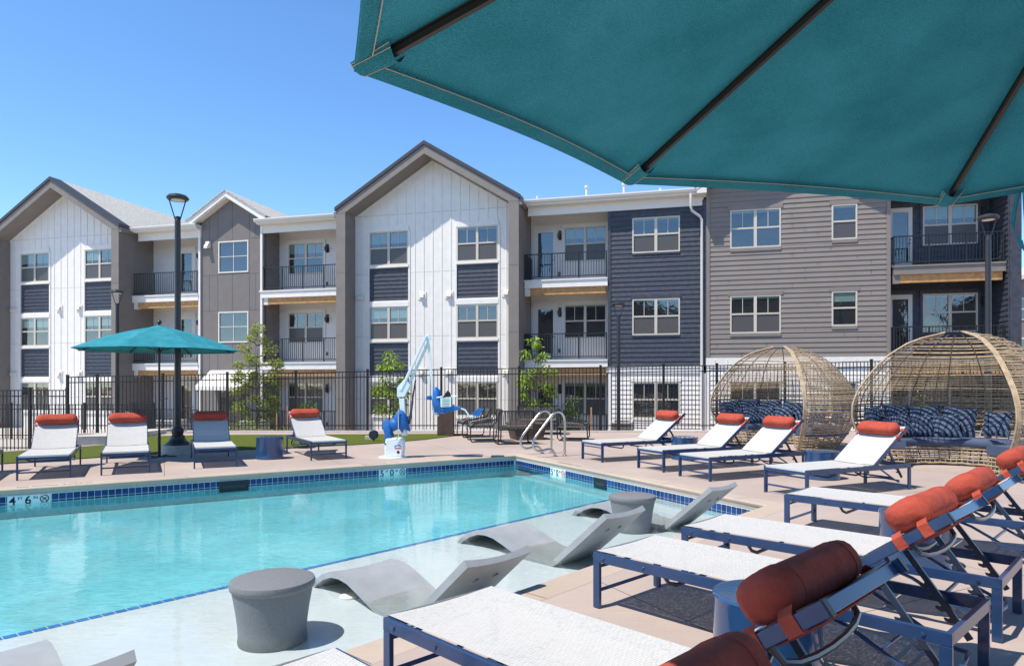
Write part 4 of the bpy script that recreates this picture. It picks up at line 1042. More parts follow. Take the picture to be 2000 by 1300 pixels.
def place_lounger(corner, ang, label, near_right):
    """corner = foot corner; ang = direction foot->head; near_right: corner lies on the right-hand side (looking foot->head)"""
    a = R(ang); e_ = Vector((math.cos(a), math.sin(a))); left = Vector((-e_.y, e_.x)); c = Vector((corner[0], corner[1]))+left*(LW/2 if near_right else -LW/2)
    if not LNG:
        proto.location = (c.x, c.y, .0); proto.rotation_euler = (0,0,a); proto['label'] = label; LNG.append(proto); return
    LNG.append(dup(proto, (c.x, c.y, .0), a, label))
P = at
A748 = at(748,1204.5,SZ); place_lounger(A748.xy, -45.5, 'nearest full lounger with its white seat in the foreground and dark red shaded bolster', True)
place_lounger(at(1158,1077,SZ).xy, -46.3, 'foreground lounger behind the nearest one, blue stool before it and bolster in bright sun', True)
place_lounger(at(1330,1028,SZ).xy, -44.3, 'third foreground lounger, close behind the lounger with the sunlit bolster', True)
place_lounger(at(1531,965,SZ).xy, -45, 'farthest lounger of the foreground row, its bolster cut by the right picture edge', True)
place_lounger((-1.31,2.50), -45.5, 'lounger cropped by the bottom picture edge beside the grey water stool', True)
rr = 26.5
for (q, lab) in (((1175,903),'leftmost far lounger on the right deck, beside the pool hand rails'),((1295,922.5),'second far lounger from the hand rails, with its foot by the pool corner deck'),
                 ((1386,940.5),'third far lounger from the hand rails, in front of the left wicker daybed'),((1575,976),'far lounger nearest the camera, in front of the right wicker daybed')):
    place_lounger(at(*q).xy, rr if q[0] != 1575 else 25.5, lab, True)
for (q, an, lab) in (((31,938.5),118.5,'second lounger from the left picture edge, fully sunlit on the far deck'),((196,928.5),118.5,'lounger left of the parasol pole, its bolster half in shade'),
                     ((378,915.5),116.5,'far lounger shaded by the turquoise parasol, dark red bolster'),((607,899.5),121,'sunlit lounger between the blue stool and the pool lift')):
    c = at(*q); place_lounger(c.xy, an, lab, False)
c = at(7,918).xy-Vector((math.cos(R(118.5)), math.sin(R(118.5))))*LL; place_lounger(c, 118.5, 'lounger mostly outside the left picture edge, only a frame corner showing', True)

# ------------------------------------------------------------------ blue stools, grey stools, ledge loungers
def blue_stool(x, y, label, r=.275, h=.46):
    e = thing('side_table', label, 'side table', (x,y,0), random.uniform(0,3), 'glossy blue drum side tables')
    m_ = MB(); m_.lathe([(r-.012,0),(r,.012),(r,.05),(r-.006,.06),(r-.004,h-.03),(r,h-.012)],48); m_.build('drum', M['blue_gloss'], e, auto=30)
    m_ = MB(); m_.lathe([(r,h-.0115),(r-.004,h-.003),(r-.012,h),(r-.02,h-.001),(.001,h-.004)],48); m_.build('table_top', M['blue_gloss'], e, auto=30)
blue_stool(1.33,3.56,'blue drum table in the foreground between the two nearest loungers')
blue_stool(3.45,5.85,'blue drum table behind the orange bolster of the foreground row')
p = at(527,895); blue_stool(p.x,p.y,'blue drum table across the pool, right of the shaded lounger')
p = at(1337,896); blue_stool(p.x,p.y,'blue drum table between the two far loungers by the hand rails')
p = at(1606,934); blue_stool(p.x,p.y,'blue drum table beside the left wicker daybed')
def grey_stool(x, y, label):
    e = thing('water_stool', label, 'stool', (x,y,SH), 0, 'grey water stools on the sun shelf')
    m_ = MB(); m_.lathe([(.235,.0),(.24,.02),(.235,.06),(.24,.14),(.255,.25),(.275,.36),(.278,.385)],48); m_.build('pedestal', M['stool_grey'], e)
    m_ = MB(); m_.lathe([(.28,.386),(.292,.395),(.298,.42),(.29,.445),(.27,.452),(.0,.456)],48); m_.build('seat', M['stool_top'], e)
grey_stool(-1.725,4.92,'large grey speckled stool standing in the shallow water in the foreground')
grey_stool(1.52,8.62,'smaller-looking grey stool in the shallow water between two ledge loungers')
def ledge(x, y, ang, label, first=[None]):
    if first[0]: return dup(first[0], (x,y,0), R(ang), label)
    e = thing('ledge_lounger', label, 'pool lounger', (x,y,0), R(ang), 'grey ledge loungers on the sun shelf')
    prof = [(0,-.29),(.08,-.215),(.2,-.145),(.34,-.095),(.48,-.085),(.62,-.10),(.78,-.15),(.93,-.205),(1.04,-.245),(1.14,-.262),(1.28,-.27),(1.40,-.262),(1.47,-.235),(1.54,-.18),(1.75,.0),(2.02,.235),(2.13,.33)]
    W = .64; m_ = MB(); n = len(prof); ny = 8; top = []; bot = []
    for i, (t, z) in enumerate(prof):
        a = Vector(prof[max(0,i-1)]); b = Vector(prof[min(n-1,i+1)]); tt = (b-a).normalized(); nx_ = Vector((-tt.y, tt.x)); th = .05 if i < 12 else .058
        for j in range(ny+1):
            f = -1+2*j/ny; dish = (.016 if i < 13 else .03)*(1-f*f); c = f*W/2
            top.append((t-nx_.x*dish, c+W/2, z-nx_.y*dish)); bot.append((t-nx_.x*(th+dish*.6), c+W/2, z-nx_.y*(th+dish*.6)))
    N = len(top); k = ny+1
    def g(l): return [(i*k+j,(i+1)*k+j,(i+1)*k+j+1,i*k+j+1) for i in range(n-1) for j in range(ny)]
    m_.add(top+bot, g(0)+[tuple(q+N for q in f) for f in g(1)]+[(i*k,(i+1)*k,N+(i+1)*k,N+i*k) for i in range(n-1)]+[(i*k+ny,(i+1)*k+ny,N+(i+1)*k+ny,N+i*k+ny) for i in range(n-1)]+[(j,j+1,N+j+1,N+j) for j in range(ny)]+[((n-1)*k+j,(n-1)*k+j+1,N+(n-1)*k+j+1,N+(n-1)*k+j) for j in range(ny)], True)
    m_.build('shell', M['ledge_grey'], e, auto=35)
    m_ = MB()
    for yy in (.22,.42):
        m_.bar((1.60,yy,-.02-.06+.0),(2.02,yy,.235-.095),.025,.03,(-.66,0,.75))
    m_.build('back_rib', M['stool_grey'], e)
    first[0] = e; return e
ledge(-1.84,6.24,-45,'grey ledge lounger just right of the foreground water stool')
ledge(-.64,7.95,-45,'second grey ledge lounger, its back in front of the smaller water stool')
ledge(.84,9.62,-45,'farthest grey ledge lounger, partly behind the smaller water stool')
ledge(-3.70,4.20,-45,'grey ledge lounger cropped at the bottom left corner')
for px, py, lab in ((683,1165,'white round drain cover in the shelf beside the foreground ledge lounger'),):
    p = at(px,py,SH); m_ = MB(); m_.lathe([(.085,.0),(.085,.012),(.07,.018),(0,.02)],24,(p.x,p.y,SH+.002)); o = m_.build('drain_cover', M['white']); tag(o, lab, 'drain cover')

# ------------------------------------------------------------------ parasols
def parasol(name, label, C, tips, apex, parts_pole, edge_sag=.03, dome=0.0):
    e = thing(name, label, 'parasol', (C[0],C[1],0)); n = len(tips); O_ = Vector((C[0],C[1],0)); T = [Vector(t)-O_ for t in tips]; A = Vector(apex)-O_
    m_ = MB(); NU, NV = 10, 10
    for i in range(n):
        a, b = T[i], T[(i+1) % n]; vs = []
        for u in range(NU+1):
            for v in range(NV+1):
                f = u/NU; g_ = v/NV; p0 = A.lerp(a, f); p1 = A.lerp(b, f); p = p0.lerp(p1, g_)
                w_ = math.sin(math.pi*g_); mid = (a+b)/2; inward = (Vector((0,0,mid.z))-mid); inward.z = 0; inward.normalize()
                p = p+inward*edge_sag*w_*f**2+Vector((0,0,1))*((-.022*w_+dome)*math.sin(math.pi*f))
                vs.append(p)
        m_.add(vs, [(u*(NV+1)+v,(u+1)*(NV+1)+v,(u+1)*(NV+1)+v+1,u*(NV+1)+v+1) for u in range(NU) for v in range(NV)], True)
        # hem band
        hem = []
        for v in range(NV+1):
            p = vs[NU*(NV+1)+v]; q_ = p+(Vector((0,0,p.z+.3))-p).normalized()*.045+Vector((0,0,-.004)); hem += [p+Vector((0,0,-.012)), q_]
        m_.add(hem, [(2*v,2*v+2,2*v+3,2*v+1) for v in range(NV)], True)
    cn = m_.build('canopy', M['canvas'], e, auto=25)
    st = MB()
    for i in range(n):
        a, b = T[i], T[(i+1) % n]; pts = []
        for v in range(NV+1):
            g_ = v/NV; p = a.lerp(b, g_); mid = (a+b)/2; inward = (Vector((0,0,mid.z))-mid); inward.z = 0; inward.normalize(); p = p+inward*edge_sag*math.sin(math.pi*g_)
            pts.append(p+(Vector((0,0,p.z+.3))-p).normalized()*.047+Vector((0,0,-.007)))
        st.tube(pts, .0012, 4)
    st.build('hem_stitching', M['stitch'], cn)
    for i in range(n):
        r = MB(); a = T[i]; d_ = (a-A); side_ = d_.cross(Vector((0,0,1))).normalized(); r.bar(A+d_*.05+Vector((0,0,-.03)), A+d_*.955+Vector((0,0,-.02)), .013, .015, side_.cross(d_).normalized())
        r.bar(A+d_*.05+Vector((0,0,-.017)), A+d_*.95+Vector((0,0,-.008)), .019, .003, side_.cross(d_).normalized())
        ro = r.build('rib', M['rib_brown'], e)
        pk = MB(); u_ = -d_.normalized(); base_ = a+Vector((0,0,-.012))
        w0 = .040; NP_ = 8; gv = []
        def pkt(t_, v, lift=0.0): return a+u_*(.012+.108*t_)+side_*(w0*(.86+.14*t_)*v)+Vector((0,0,-.013-(.010+.022*t_)*(1-v*v)-lift))
        for i_ in range(4):
            for j_ in range(NP_+1): gv.append(pkt(i_/3, -1+2*j_/NP_))
        pk.add(gv, [(i_*(NP_+1)+j_,(i_+1)*(NP_+1)+j_,(i_+1)*(NP_+1)+j_+1,i_*(NP_+1)+j_+1) for i_ in range(3) for j_ in range(NP_)], True)
        po = pk.build('rib_pocket', M['canvas'], e)
        sk = MB()
        for v_ in (-.93, -.78, .78, .93): sk.tube([pkt(0,v_,.0015), pkt(.5,v_,.0015), pkt(1,v_,.0015)], .0011, 4)
        sk.build('pocket_stitching', M['stitch'], po)
    p_ = MB(); p_.lathe([(.022,.0),(.022,A.z-.02)],16); p_.build('pole', M['black_metal'], e)
    h_ = MB(); h_.lathe([(.0,A.z+.13),(.03,A.z+.12),(.05,A.z+.09),(.045,A.z+.055),(.022,A.z+.035),(.022,A.z)],14); h_.build('finial', M['black_metal'], e)
    h_ = MB(); h_.lathe([(.05,A.z-.05),(.055,A.z-.08),(.03,A.z-.11)],14); h_.lathe([(.045,A.z-.52),(.05,A.z-.55),(.03,A.z-.6)],14); h_.build('hub', M['black_metal'], e)
    for i in range(n):
        s_ = MB(); q_ = A.lerp(T[i], .48)+Vector((0,0,-.03)); s_.tube([(0,0,A.z-.55), q_], .007, 6); s_.build('stretcher', M['black_metal'], e)
    # small vent cap
    v_ = MB(); vs = [A+Vector((0,0,.022))]
    for i in range(n): d_ = (T[i]-A); vs.append(A+d_*.17+Vector((0,0,.02)))
    v_.add(vs, [(0,1+i,1+(i+1) % n) for i in range(n)]); v_.build('vent', M['canvas'], e)
    b_ = MB(); b_.lathe([(.03,.02),(.03,.5)],14); b_.bar((-.36,0,.012),(.36,0,.012),.06,.02); b_.bar((0,-.36,.0125),(0,.36,.0125),.06,.018); b_.build('base', M['black_metal'], e)
    c_ = MB(); c_.tube([(.02,0,1.22),(.05,0,1.22),(.06,-.02,1.235),(.20,-.02,1.245)],.010,6); c_.build('crank', M['grey_tube'], e)
    return e
# far parasol
pc = ad(311,14.6); zt_ = CAMH+66*14.6/FPX; RR = 1.66
tips = [(pc.x+RR*math.cos(R(4+45*k)), pc.y+RR*math.sin(R(4+45*k)), zt_) for k in range(8)]
parasol('parasol', 'open turquoise parasol across the pool beside the tall lamp post', pc, tips, (pc.x,pc.y,CAMH+114*14.6/FPX), True, dome=.055)
# near parasol (camera stands under it)
zt = .742
def tipat(px, py): d = zt*FPX/(HZ-py); return Vector(((px-1000)/FPX*d, d, CAMH+zt))
t1, t2, t3 = tipat(691,130), tipat(1222,353), tipat(1843,396)
UC = Vector((1.30, 1.03)); UR = 1.70
t0 = Vector((-.126, .36, CAMH+zt))
tips = [t3, t2, t1, t0]
for k in range(1, 5):
    a = R(205+46*k); tips.append(Vector((UC.x+UR*math.cos(a), UC.y+UR*math.sin(a), CAMH+zt)))
parasol('parasol', 'large turquoise parasol overhead, seen from below at the top right', UC, tips, (UC.x,UC.y,CAMH+1.36), True, edge_sag=.035)
# hanging tie strap of the near parasol
m_ = MB(); sp = [ (1986,372),(1978,400),(1974,430),(1980,452),(1998,470) ]
pts = [Vector(((x-1000)/FPX*2.6, 2.6, CAMH+(HZ-y)/FPX*2.6)) for x, y in sp]; pts2 = [Vector((p.x+.045, 2.64, p.z-.012*i)) for i, p in enumerate(pts)]
m_.add(pts+pts2, [(i,i+1,len(pts)+i+1,len(pts)+i) for i in range(len(pts)-1)], True)
b_ = [Vector(((x-1000)/FPX*2.62, 2.62, CAMH+(HZ-y)/FPX*2.62)) for x, y in ((1996,372),(1999,420),(2001,445),(2003,460))]; b2_ = [Vector((p.x+.045, p.y+.02, p.z)) for p in b_]
m_.add(b_+b2_, [(i,i+1,len(b_)+i+1,len(b_)+i) for i in range(len(b_)-1)], True)
NP = [o for o in bpy.data.objects if o.get('label', '').startswith('large turquoise')][0]
o = m_.build('tie_strap', M['canvas'], NP); o.location = (-UC.x, -UC.y, 0)

# ------------------------------------------------------------------ wicker daybeds
prof_pod = [(1.22,.02),(1.36,.2),(1.50,.42),(1.63,.68),(1.70,.92),(1.69,1.15),(1.61,1.4),(1.46,1.64),(1.28,1.88),(1.06,2.10),(.78,2.29),(.46,2.42),(.18,2.475),(0.0,2.48)]
def pr(z):
    for (r0,z0),(r1,z1) in zip(prof_pod[:-1], prof_pod[1:]):
        if z0 <= z <= z1: f = (z-z0)/(z1-z0); f = f; return r0+(r1-r0)*f
    return prof_pod[0][0] if z < .02 else 0
def make_pillow(name, c, size, facing, tilt, rngl, parent=None):
    """square pillow; local plate in XZ, thickness along Y"""
    m_ = MB(); n = 12; vs = []
    for s_ in (-1, 1):
        for i in range(n+1):
            for j in range(n+1):
                x = -1+2*i/n; z = -1+2*j/n; pin = 1-.10*(x*x*(1-abs(z))+0)-.0
                t_ = max(0, (1-x**4)*(1-z**4))**.55*.30
                kx = 1-.09*(1-z*z); kz = 1-.09*(1-x*x)
                vs.append((x*kx*size/2, s_*t_*size/2*.75, z*kz*size/2))
    N = (n+1)**2; fs = []
    for s_ in (0, 1):
        for i in range(n):
            for j in range(n): q_ = s_*N+i*(n+1)+j; fs.append((q_,q_+1,q_+n+2,q_+n+1))
    m_.add(vs, fs, True)
    o = m_.build('pillow', M['pillow'], parent, auto=80); o.location = c; o.rotation_mode = 'XYZ'; o.rotation_euler = (tilt, rngl, facing); return o
def daybed(cx, cy, label, plabels, aL=160):
    e = thing('wicker_daybed', label, 'daybed', (cx,cy,0), 0, 'wicker dome daybeds')
    A0, A1 = R(-95), R(aL)                    # wicker covers this range, opening elsewhere
    rng = random.Random(5)
    m_ = MB(); z = .07; nseg = 60
    while z < 2.43:
        r0 = pr(z); pts = []; zz = z+rng.uniform(-.012,.012)
        for k in range(nseg+1):
            a = A0+(A1-A0)*k/nseg; w_ = .007*(1 if k % 2 else -1); pts.append(((r0+w_)*math.cos(a), (r0+w_)*math.sin(a), zz+.008*math.sin(a*3+z*7)))
        m_.tube(pts, 0.0088 if z > .95 else .0105, 4, caps=False, smooth=False); z += .034 if z < 1.25 else .038
    m_.build('weave', M['wicker'], e)
    m_ = MB(); nr = 34
    for k in range(nr+1):
        a = A0+(A1-A0)*k/nr; thick = k % 3 == 0; top = 2.46 if thick else (1.95 if k % 3 == 1 else 1.7)
        zs = [.02+(top-.02)*q/18 for q in range(19)]
        m_.tube([(pr(z_)*math.cos(a), pr(z_)*math.sin(a), z_) for z_ in zs], .012 if thick else .008, 5, caps=False)
    m_.build('rib', M['wicker_dark'], e)
    m_ = MB()
    for a in (A0, A1):
        zs = [.02+(2.455)*q/26 for q in range(27)]
        for off in (-.028, 0.0, .028):
            m_.tube([((pr(z_)+.008)*math.cos(a+off/max(.3,pr(z_))), (pr(z_)+.008)*math.sin(a+off/max(.3,pr(z_))), z_+.01) for z_ in zs], .017, 6, caps=True)
    pts = [((1.22)*math.cos(A0+(A1-A0)*k/40), 1.22*math.sin(A0+(A1-A0)*k/40), .03) for k in range(41)]; m_.tube(pts, .02, 6)
    m_.build('arch_frame', M['wicker'], e)
    # seat base: inner curved wall and outer foot, open weave
    B0, B1 = R(-92), R(aL-3); m_ = MB()
    ri, ro = .82, 1.30
    for z_ in (.05,.12,.19,.26,.33):
        pts = [((ri+.05*z_)*math.cos(B0+(B1-B0)*k/40), (ri+.05*z_)*math.sin(B0+(B1-B0)*k/40), z_+.006*math.sin(k*1.7)) for k in range(41)]; m_.tube(pts, .011 if z_ not in (.05,.33) else .018, 5, caps=False)
        for a in (B0, B1):
            q_ = [((ri+(ro+.12*(z_/.33)-ri)*t_)*math.cos(a), (ri+(ro+.12*(z_/.33)-ri)*t_)*math.sin(a), z_) for t_ in (0,.5,1)]; m_.tube(q_, .011, 5)
    for k in range(0, 41):
        a = B0+(B1-B0)*k/40; m_.tube([(ri*math.cos(a), ri*math.sin(a), .04),((ri+.02)*math.cos(a+.01), (ri+.02)*math.sin(a+.01), .34)], .008, 4, caps=False)
    for a in (B0, B1):
        for t_ in (.2,.4,.6,.8): rr_ = ri+(ro-ri)*t_; m_.tube([(rr_*math.cos(a), rr_*math.sin(a), .04),(rr_*math.cos(a)*1.03, rr_*math.sin(a)*1.03, .34)], .009, 4, caps=False)
    m_.build('seat_base', M['wicker'], e)
    # cushions: annular
    def ann(r0, r1, a0, a1, z0, z1, nn=24):
        q = MB(); vs = []; sec = [(r0+.03,z0),(r0,z0+.03),(r0,z1-.04),(r0+.04,z1),(r1-.03,z1),(r1,z1-.03),(r1,z0)]
        for k in range(nn+1):
            a = a0+(a1-a0)*k/nn
            for r_, z_ in sec: vs.append((r_*math.cos(a), r_*math.sin(a), z_))
        K = len(sec); q.add(vs, [(k*K+j,k*K+(j+1) % K,(k+1)*K+(j+1) % K,(k+1)*K+j) for k in range(nn) for j in range(K)]+[tuple(range(K)), tuple(range(nn*K,nn*K+K))], True); return q
    ann(.80,1.50,R(-62),R(aL-4),.36,.52,40).build('seat_cushion', M['cushion'], e, auto=50)
    ann(.80,1.50,R(-92),R(-64),.36,.53,8).build('seat_cushion', M['cushion'], e, auto=50)
    # loose pillows leaning against the weave
    i = 0
    for (adeg, rad, zc, size, tl, rl) in ((152,1.38,.82,.62,-.30,.10),(128,1.38,.82,.64,-.32,-.06),(104,1.36,.84,.66,-.30,.05),(80,1.36,.82,.64,-.32,-.05),(56,1.38,.80,.62,-.3,.08),(30,1.40,.79,.5,-.3,.0),(0,1.40,.79,.5,-.3,.05),
                                          (134,1.12,.74,.46,-.38,.12),(110,1.10,.74,.48,-.40,-.10),(88,1.10,.74,.46,-.38,.08),(66,1.10,.74,.48,-.40,-.06)):
        if i >= len(plabels): break
        a = R(adeg); pos = (cx+rad*math.cos(a), cy+rad*math.sin(a), zc)
        o = make_pillow('pillow', pos, size, a-R(90), tl, rl); tag(o, plabels[i], 'pillow', 'printed pillows in the wicker daybeds'); i += 1
ord_ = ['leftmost','second','third','fourth','fifth','sixth','seventh']
def plab(side_):
    L = ['large striped navy pillow in the back row of the %s daybed, %s from the left' % (side_, o) for o in ord_]
    L += ['small striped navy pillow in the front row of the %s daybed, %s from the left' % (side_, o) for o in ord_[:4]]
    return L
daybed(6.72,17.0,'smaller-looking wicker dome daybed, left of the two',plab('left'), 165)
daybed(8.02,12.3,'wicker dome daybed at the right picture edge with two rows of navy pillows',plab('right'))

# ------------------------------------------------------------------ pool lift
LB = at(772,893); lf = thing('pool_lift', 'white pool lift with raised arm, blue cover and blue hanging seat', 'pool lift', (LB.x,LB.y,0), 0)
S_ = LB.y/FPX
def lp(px, py, dy=0.0): return ((px-772)*S_, dy, (893-py)*S_)
m_ = MB(); m_.lathe([(.30,.0),(.30,.015),(.24,.03),(0,.04)],32,(-.06,.05,.001)); m_.build('base_plate', M['liftwhite'], lf)
m_ = MB(); m_.prism([(-.20,.03),(.17,.03),(.19,.20),(.19,.36),(.15,.44),(-.18,.42),(-.21,.2)], 'y', -.14, .16); m_.build('base_shell', M['liftwhite'], lf, bevel=.03)
m_ = MB(); 
for k in range(7):
    a = R(150-k*20); c_ = (.08+.075*math.cos(a), -.143, .225+.045*math.sin(a)); m_.box(c_[0]-.009,c_[0]+.009,-.1435,-.1412,c_[2]-.012,c_[2]+.012)
lo = m_.build('emblem', M['logo_blue'], lf)
m_ = MB()
for k in range(7): m_.box(.01+k*.021,.026+k*.021,-.1435,-.1412,.195,.222)
m_.build('emblem_lettering', M['red'], lo)
m_ = MB(); m_.tube([(.085,-.145,.13),(.085,-.141,.13)],.03,12); m_.tube([(-.185,-.145,.30),(-.185,-.141,.30)],.018,10); m_.build('badge', M['text'], lo)
m_ = MB(); m_.bar(lp(790,850,.02),lp(785,778,.02),.11,.13,(0,1,0)); m_.prism([((776-772)*S_,(893-775)*S_),((776-772)*S_,(893-757)*S_),((792-772)*S_,(893-738)*S_),((802-772)*S_,(893-752)*S_),((790-772)*S_,(893-775)*S_)],'y',-.05,.08)
m_.build('mast', M['liftwhite'], lf, bevel=.008)
m_ = MB(); m_.bar(lp(783,762,-.02),lp(833,655,-.02),.05,.085,(0,1,0)); m_.bar(lp(793,762,.06),lp(836,668,.06),.05,.07,(0,1,0)); m_.bar(lp(833,655,.0),lp(838,664,0),.12,.05,(0,1,0))
m_.build('boom', M['liftwhite'], lf, bevel=.006)
m_ = MB(); m_.bar(lp(834,655,.02),lp(840,700,.02),.05,.045,(0,1,0)); m_.bar(lp(840,700,.02),lp(846,800,.02),.038,.035,(0,1,0)); m_.tube([lp(846,800,.02),lp(849,808,.02),lp(857,811,.02)],.02,8); m_.build('hanger', M['liftwhite'], lf)
m_ = MB(); m_.tube([lp(811,742,.05),lp(805,782,.03)],.018,8); m_.tube([lp(805,782,.03),lp(799,828,.03)],.028,8); m_.build('actuator', M['grey_tube'], lf)
m_ = MB(); m_.tube([lp(781,798,-.17),lp(781,850,-.17),lp(776,858,-.17)],.012,8); m_.build('lever', M['steel'], lf)
# draped blue cover
def blob(m_, pts, depth, bulge=.05):
    n = len(pts); cx_ = sum(p[0] for p in pts)/n; cz_ = sum(p[2] for p in pts)/n
    rows = []
    for s_, k_ in ((-1,.0),(-.75,.8),(0,1.0),(.75,.8),(1,.0)):
        rows.append([(cx_+(p[0]-cx_)*(.55+.45*k_), s_*depth/2+.02, cz_+(p[2]-cz_)*(.55+.45*k_)) for p in pts])
    vs = [v for r_ in rows for v in r_]; fs = [(k*n+i,k*n+(i+1) % n,(k+1)*n+(i+1) % n,(k+1)*n+i) for k in range(4) for i in range(n)]
    m_.add(vs, fs, True); m_.add(rows[0], [tuple(range(n))]); m_.add(rows[-1], [tuple(range(n))])
m_ = MB(); blob(m_, [lp(*q) for q in ((782,798),(790,802),(796,815),(799,832),(801,842),(790,838),(786,846),(780,836),(772,826),(768,815),(774,804))], .34)
blob(m_, [lp(*q) for q in ((748,822),(756,819),(764,822),(768,832),(766,842),(770,856),(775,866),(760,867),(752,864),(752,848),(748,836))], .30)
blob(m_, [lp(*q) for q in ((762,820),(776,816),(790,822),(794,832),(780,838),(768,842),(760,832))], .30)
m_.build('cover', M['liftblue'], lf, auto=50)
# seat hanging from the arm
m_ = MB(); blob(m_, [lp(*q) for q in ((846,757),(853,755),(861,763),(862,780),(865,796),(870,808),(850,806),(845,790))], .42)
m_.build('seat_back', M['liftblue'], lf, auto=50)
m_ = MB(); m_.prism([((864-772)*S_,(893-797)*S_),((878-772)*S_,(893-792)*S_),((900-772)*S_,(893-794)*S_),((900-772)*S_,(893-799)*S_),((866-772)*S_,(893-806)*S_)],'y',-.2,.22); m_.build('seat', M['liftblue'], lf, bevel=.012)
m_ = MB(); m_.prism([((833-772)*S_,(893-773)*S_),((842-772)*S_,(893-772)*S_),((842-772)*S_,(893-781)*S_),((833-772)*S_,(893-779)*S_)],'y',-.1,.1); m_.build('head_pad', M['liftblue'], lf, bevel=.01)
for y_ in (-.2, .2): m_ = MB(); m_.tube([lp(855,776,y_),lp(864,774,y_),lp(893,773,y_)],.014,6); m_.build('armrest', M['liftwhite'], lf)
m_ = MB(); m_.tube([lp(899,797,0),lp(908,800,0),lp(918,814,0),lp(932,811,0)],.018,8); m_.build('leg_tube', M['liftwhite'], lf)
m_ = MB(); m_.prism([((922-772)*S_,(893-808)*S_),((933-772)*S_,(893-797)*S_),((945-772)*S_,(893-799)*S_),((935-772)*S_,(893-813)*S_)],'y',-.17,.19); m_.build('foot_rest', M['liftblue'], lf, bevel=.006)
m_ = MB(); m_.prism([((862-772)*S_,(893-776)*S_),((883-772)*S_,(893-775)*S_),((883-772)*S_,(893-793)*S_),((863-772)*S_,(893-794)*S_)],'y',-.235,-.225); bo = m_.build('notice_board', M['liftwhite'], lf)
m_ = MB()
for k in range(5): m_.box((866-772)*S_,(880-772)*S_,-.2375,-.2355,(893-779-k*3)*S_-.006,(893-779-k*3)*S_+.004)
m_.build('notice_lines', M['leaf_c'], bo)
m_ = MB(); m_.prism([((866-772)*S_,(893-776)*S_),((876-772)*S_,(893-762)*S_),((880-772)*S_,(893-766)*S_),((882-772)*S_,(893-773)*S_)],'y',-.24,-.1); m_.build('seat_belt', M['black_plastic'], lf)

# dark post, spotlight and junction box on the turf
p = ad(871,20.6); m_ = MB(); m_.box(-.24,.24,-.24,.24,0,.93); e = thing('utility_post', 'square dark metal post behind the lift seat at the turf edge', 'post', p); m_.build('column', M['bronze'], e, bevel=.01); m_ = MB(); m_.box(-.18,.18,-.18,.18,.931,1.1); m_.build('head_box', M['black_metal'], e, bevel=.01)
p = at(730,862); e = thing('spotlight', 'small round black spotlight on the turf left of the pool lift', 'spotlight', p); m_ = MB(); m_.tube([(0,-.07,.19),(0,.05,.19)],.125,20); m_.build('lamp_body', M['black_plastic'], e, bevel=.01); m_ = MB(); m_.tube([(0,-.072,.19),(0,-.078,.19)],.105,20); m_.build('lens', M['strut'], e); m_ = MB(); m_.box(-.015,.015,-.02,.02,0,.07); m_.build('stake', M['black_plastic'], e)
p = at(720,860); m_ = MB(); m_.box(-.10,.09,-.05,.07,.02,.12); o = m_.build('junction_box', M['concrete'], bevel=.008, loc=(p.x-.02,p.y+.12,0)); tag(o, 'small grey electrical box on the turf beside the spotlight', 'junction box')

# ------------------------------------------------------------------ pool hand rails
def grabrail(base_a, base_b, label, first=[None]):
    a = Vector(base_a); b = Vector(base_b); d_ = (b-a); L = d_.length; ang = math.atan2(d_.y, d_.x)
    e = thing('pool_handrail', label, 'handrail', (a.x,a.y,0), ang, 'steel hand rails at the pool edge')
    # local x: from pool post (0) to deck post (L); loop bulges towards the pool (-x)
    H_ = .86
    pts = [(L,0,0),(L,0,.40),(L,0,.74),(L-.02,0,.86),(L-.10,0,.95),(L-.22,0,.96),(L-.33,0,.89),(L-.50,0,.70),(L-.68,0,.50),(L-.78,0,.38),(L-.80,0,.26),(L-.75,0,.17),(L-.66,0,.13),(L-.54,0,.14),(L-.42,0,.17),(L-.32,0,.15),(L-.26,0,.08),(L-.24,0,.0)]
    # smooth by subdivision
    P_ = [Vector(p) for p in pts]
    for _ in range(2):
        Q = [P_[0]]
        for i in range(len(P_)-1): Q += [P_[i].lerp(P_[i+1], .25), P_[i].lerp(P_[i+1], .75)]
        Q.append(P_[-1]); P_ = Q
    m_ = MB(); m_.tube(P_, .0255, 12); m_.build('rail', M['steel'], e)
    for x in (L, L-.24):
        m_ = MB(); m_.lathe([(.055,.003),(.055,.012),(.03,.03)],20,(x,0,0)); m_.build('flange', M['steel'], e)
# geometry follows the short pool wall; posts measured on the deck
hd = (P3-P2).normalized(); hn = Vector((-hd.y, hd.x))   # hn points away from the pool
if hn.x < 0: hn = -hn
for (px, py, lab) in ((1077,884.5,'farther of the two curved steel pool hand rails'),(1103,890,'nearer of the two curved steel pool hand rails')):
    b = at(px,py); a = b.xy-Vector((.88,.47)).normalized()*1.0
    grabrail((a.x,a.y), (b.x,b.y), lab)

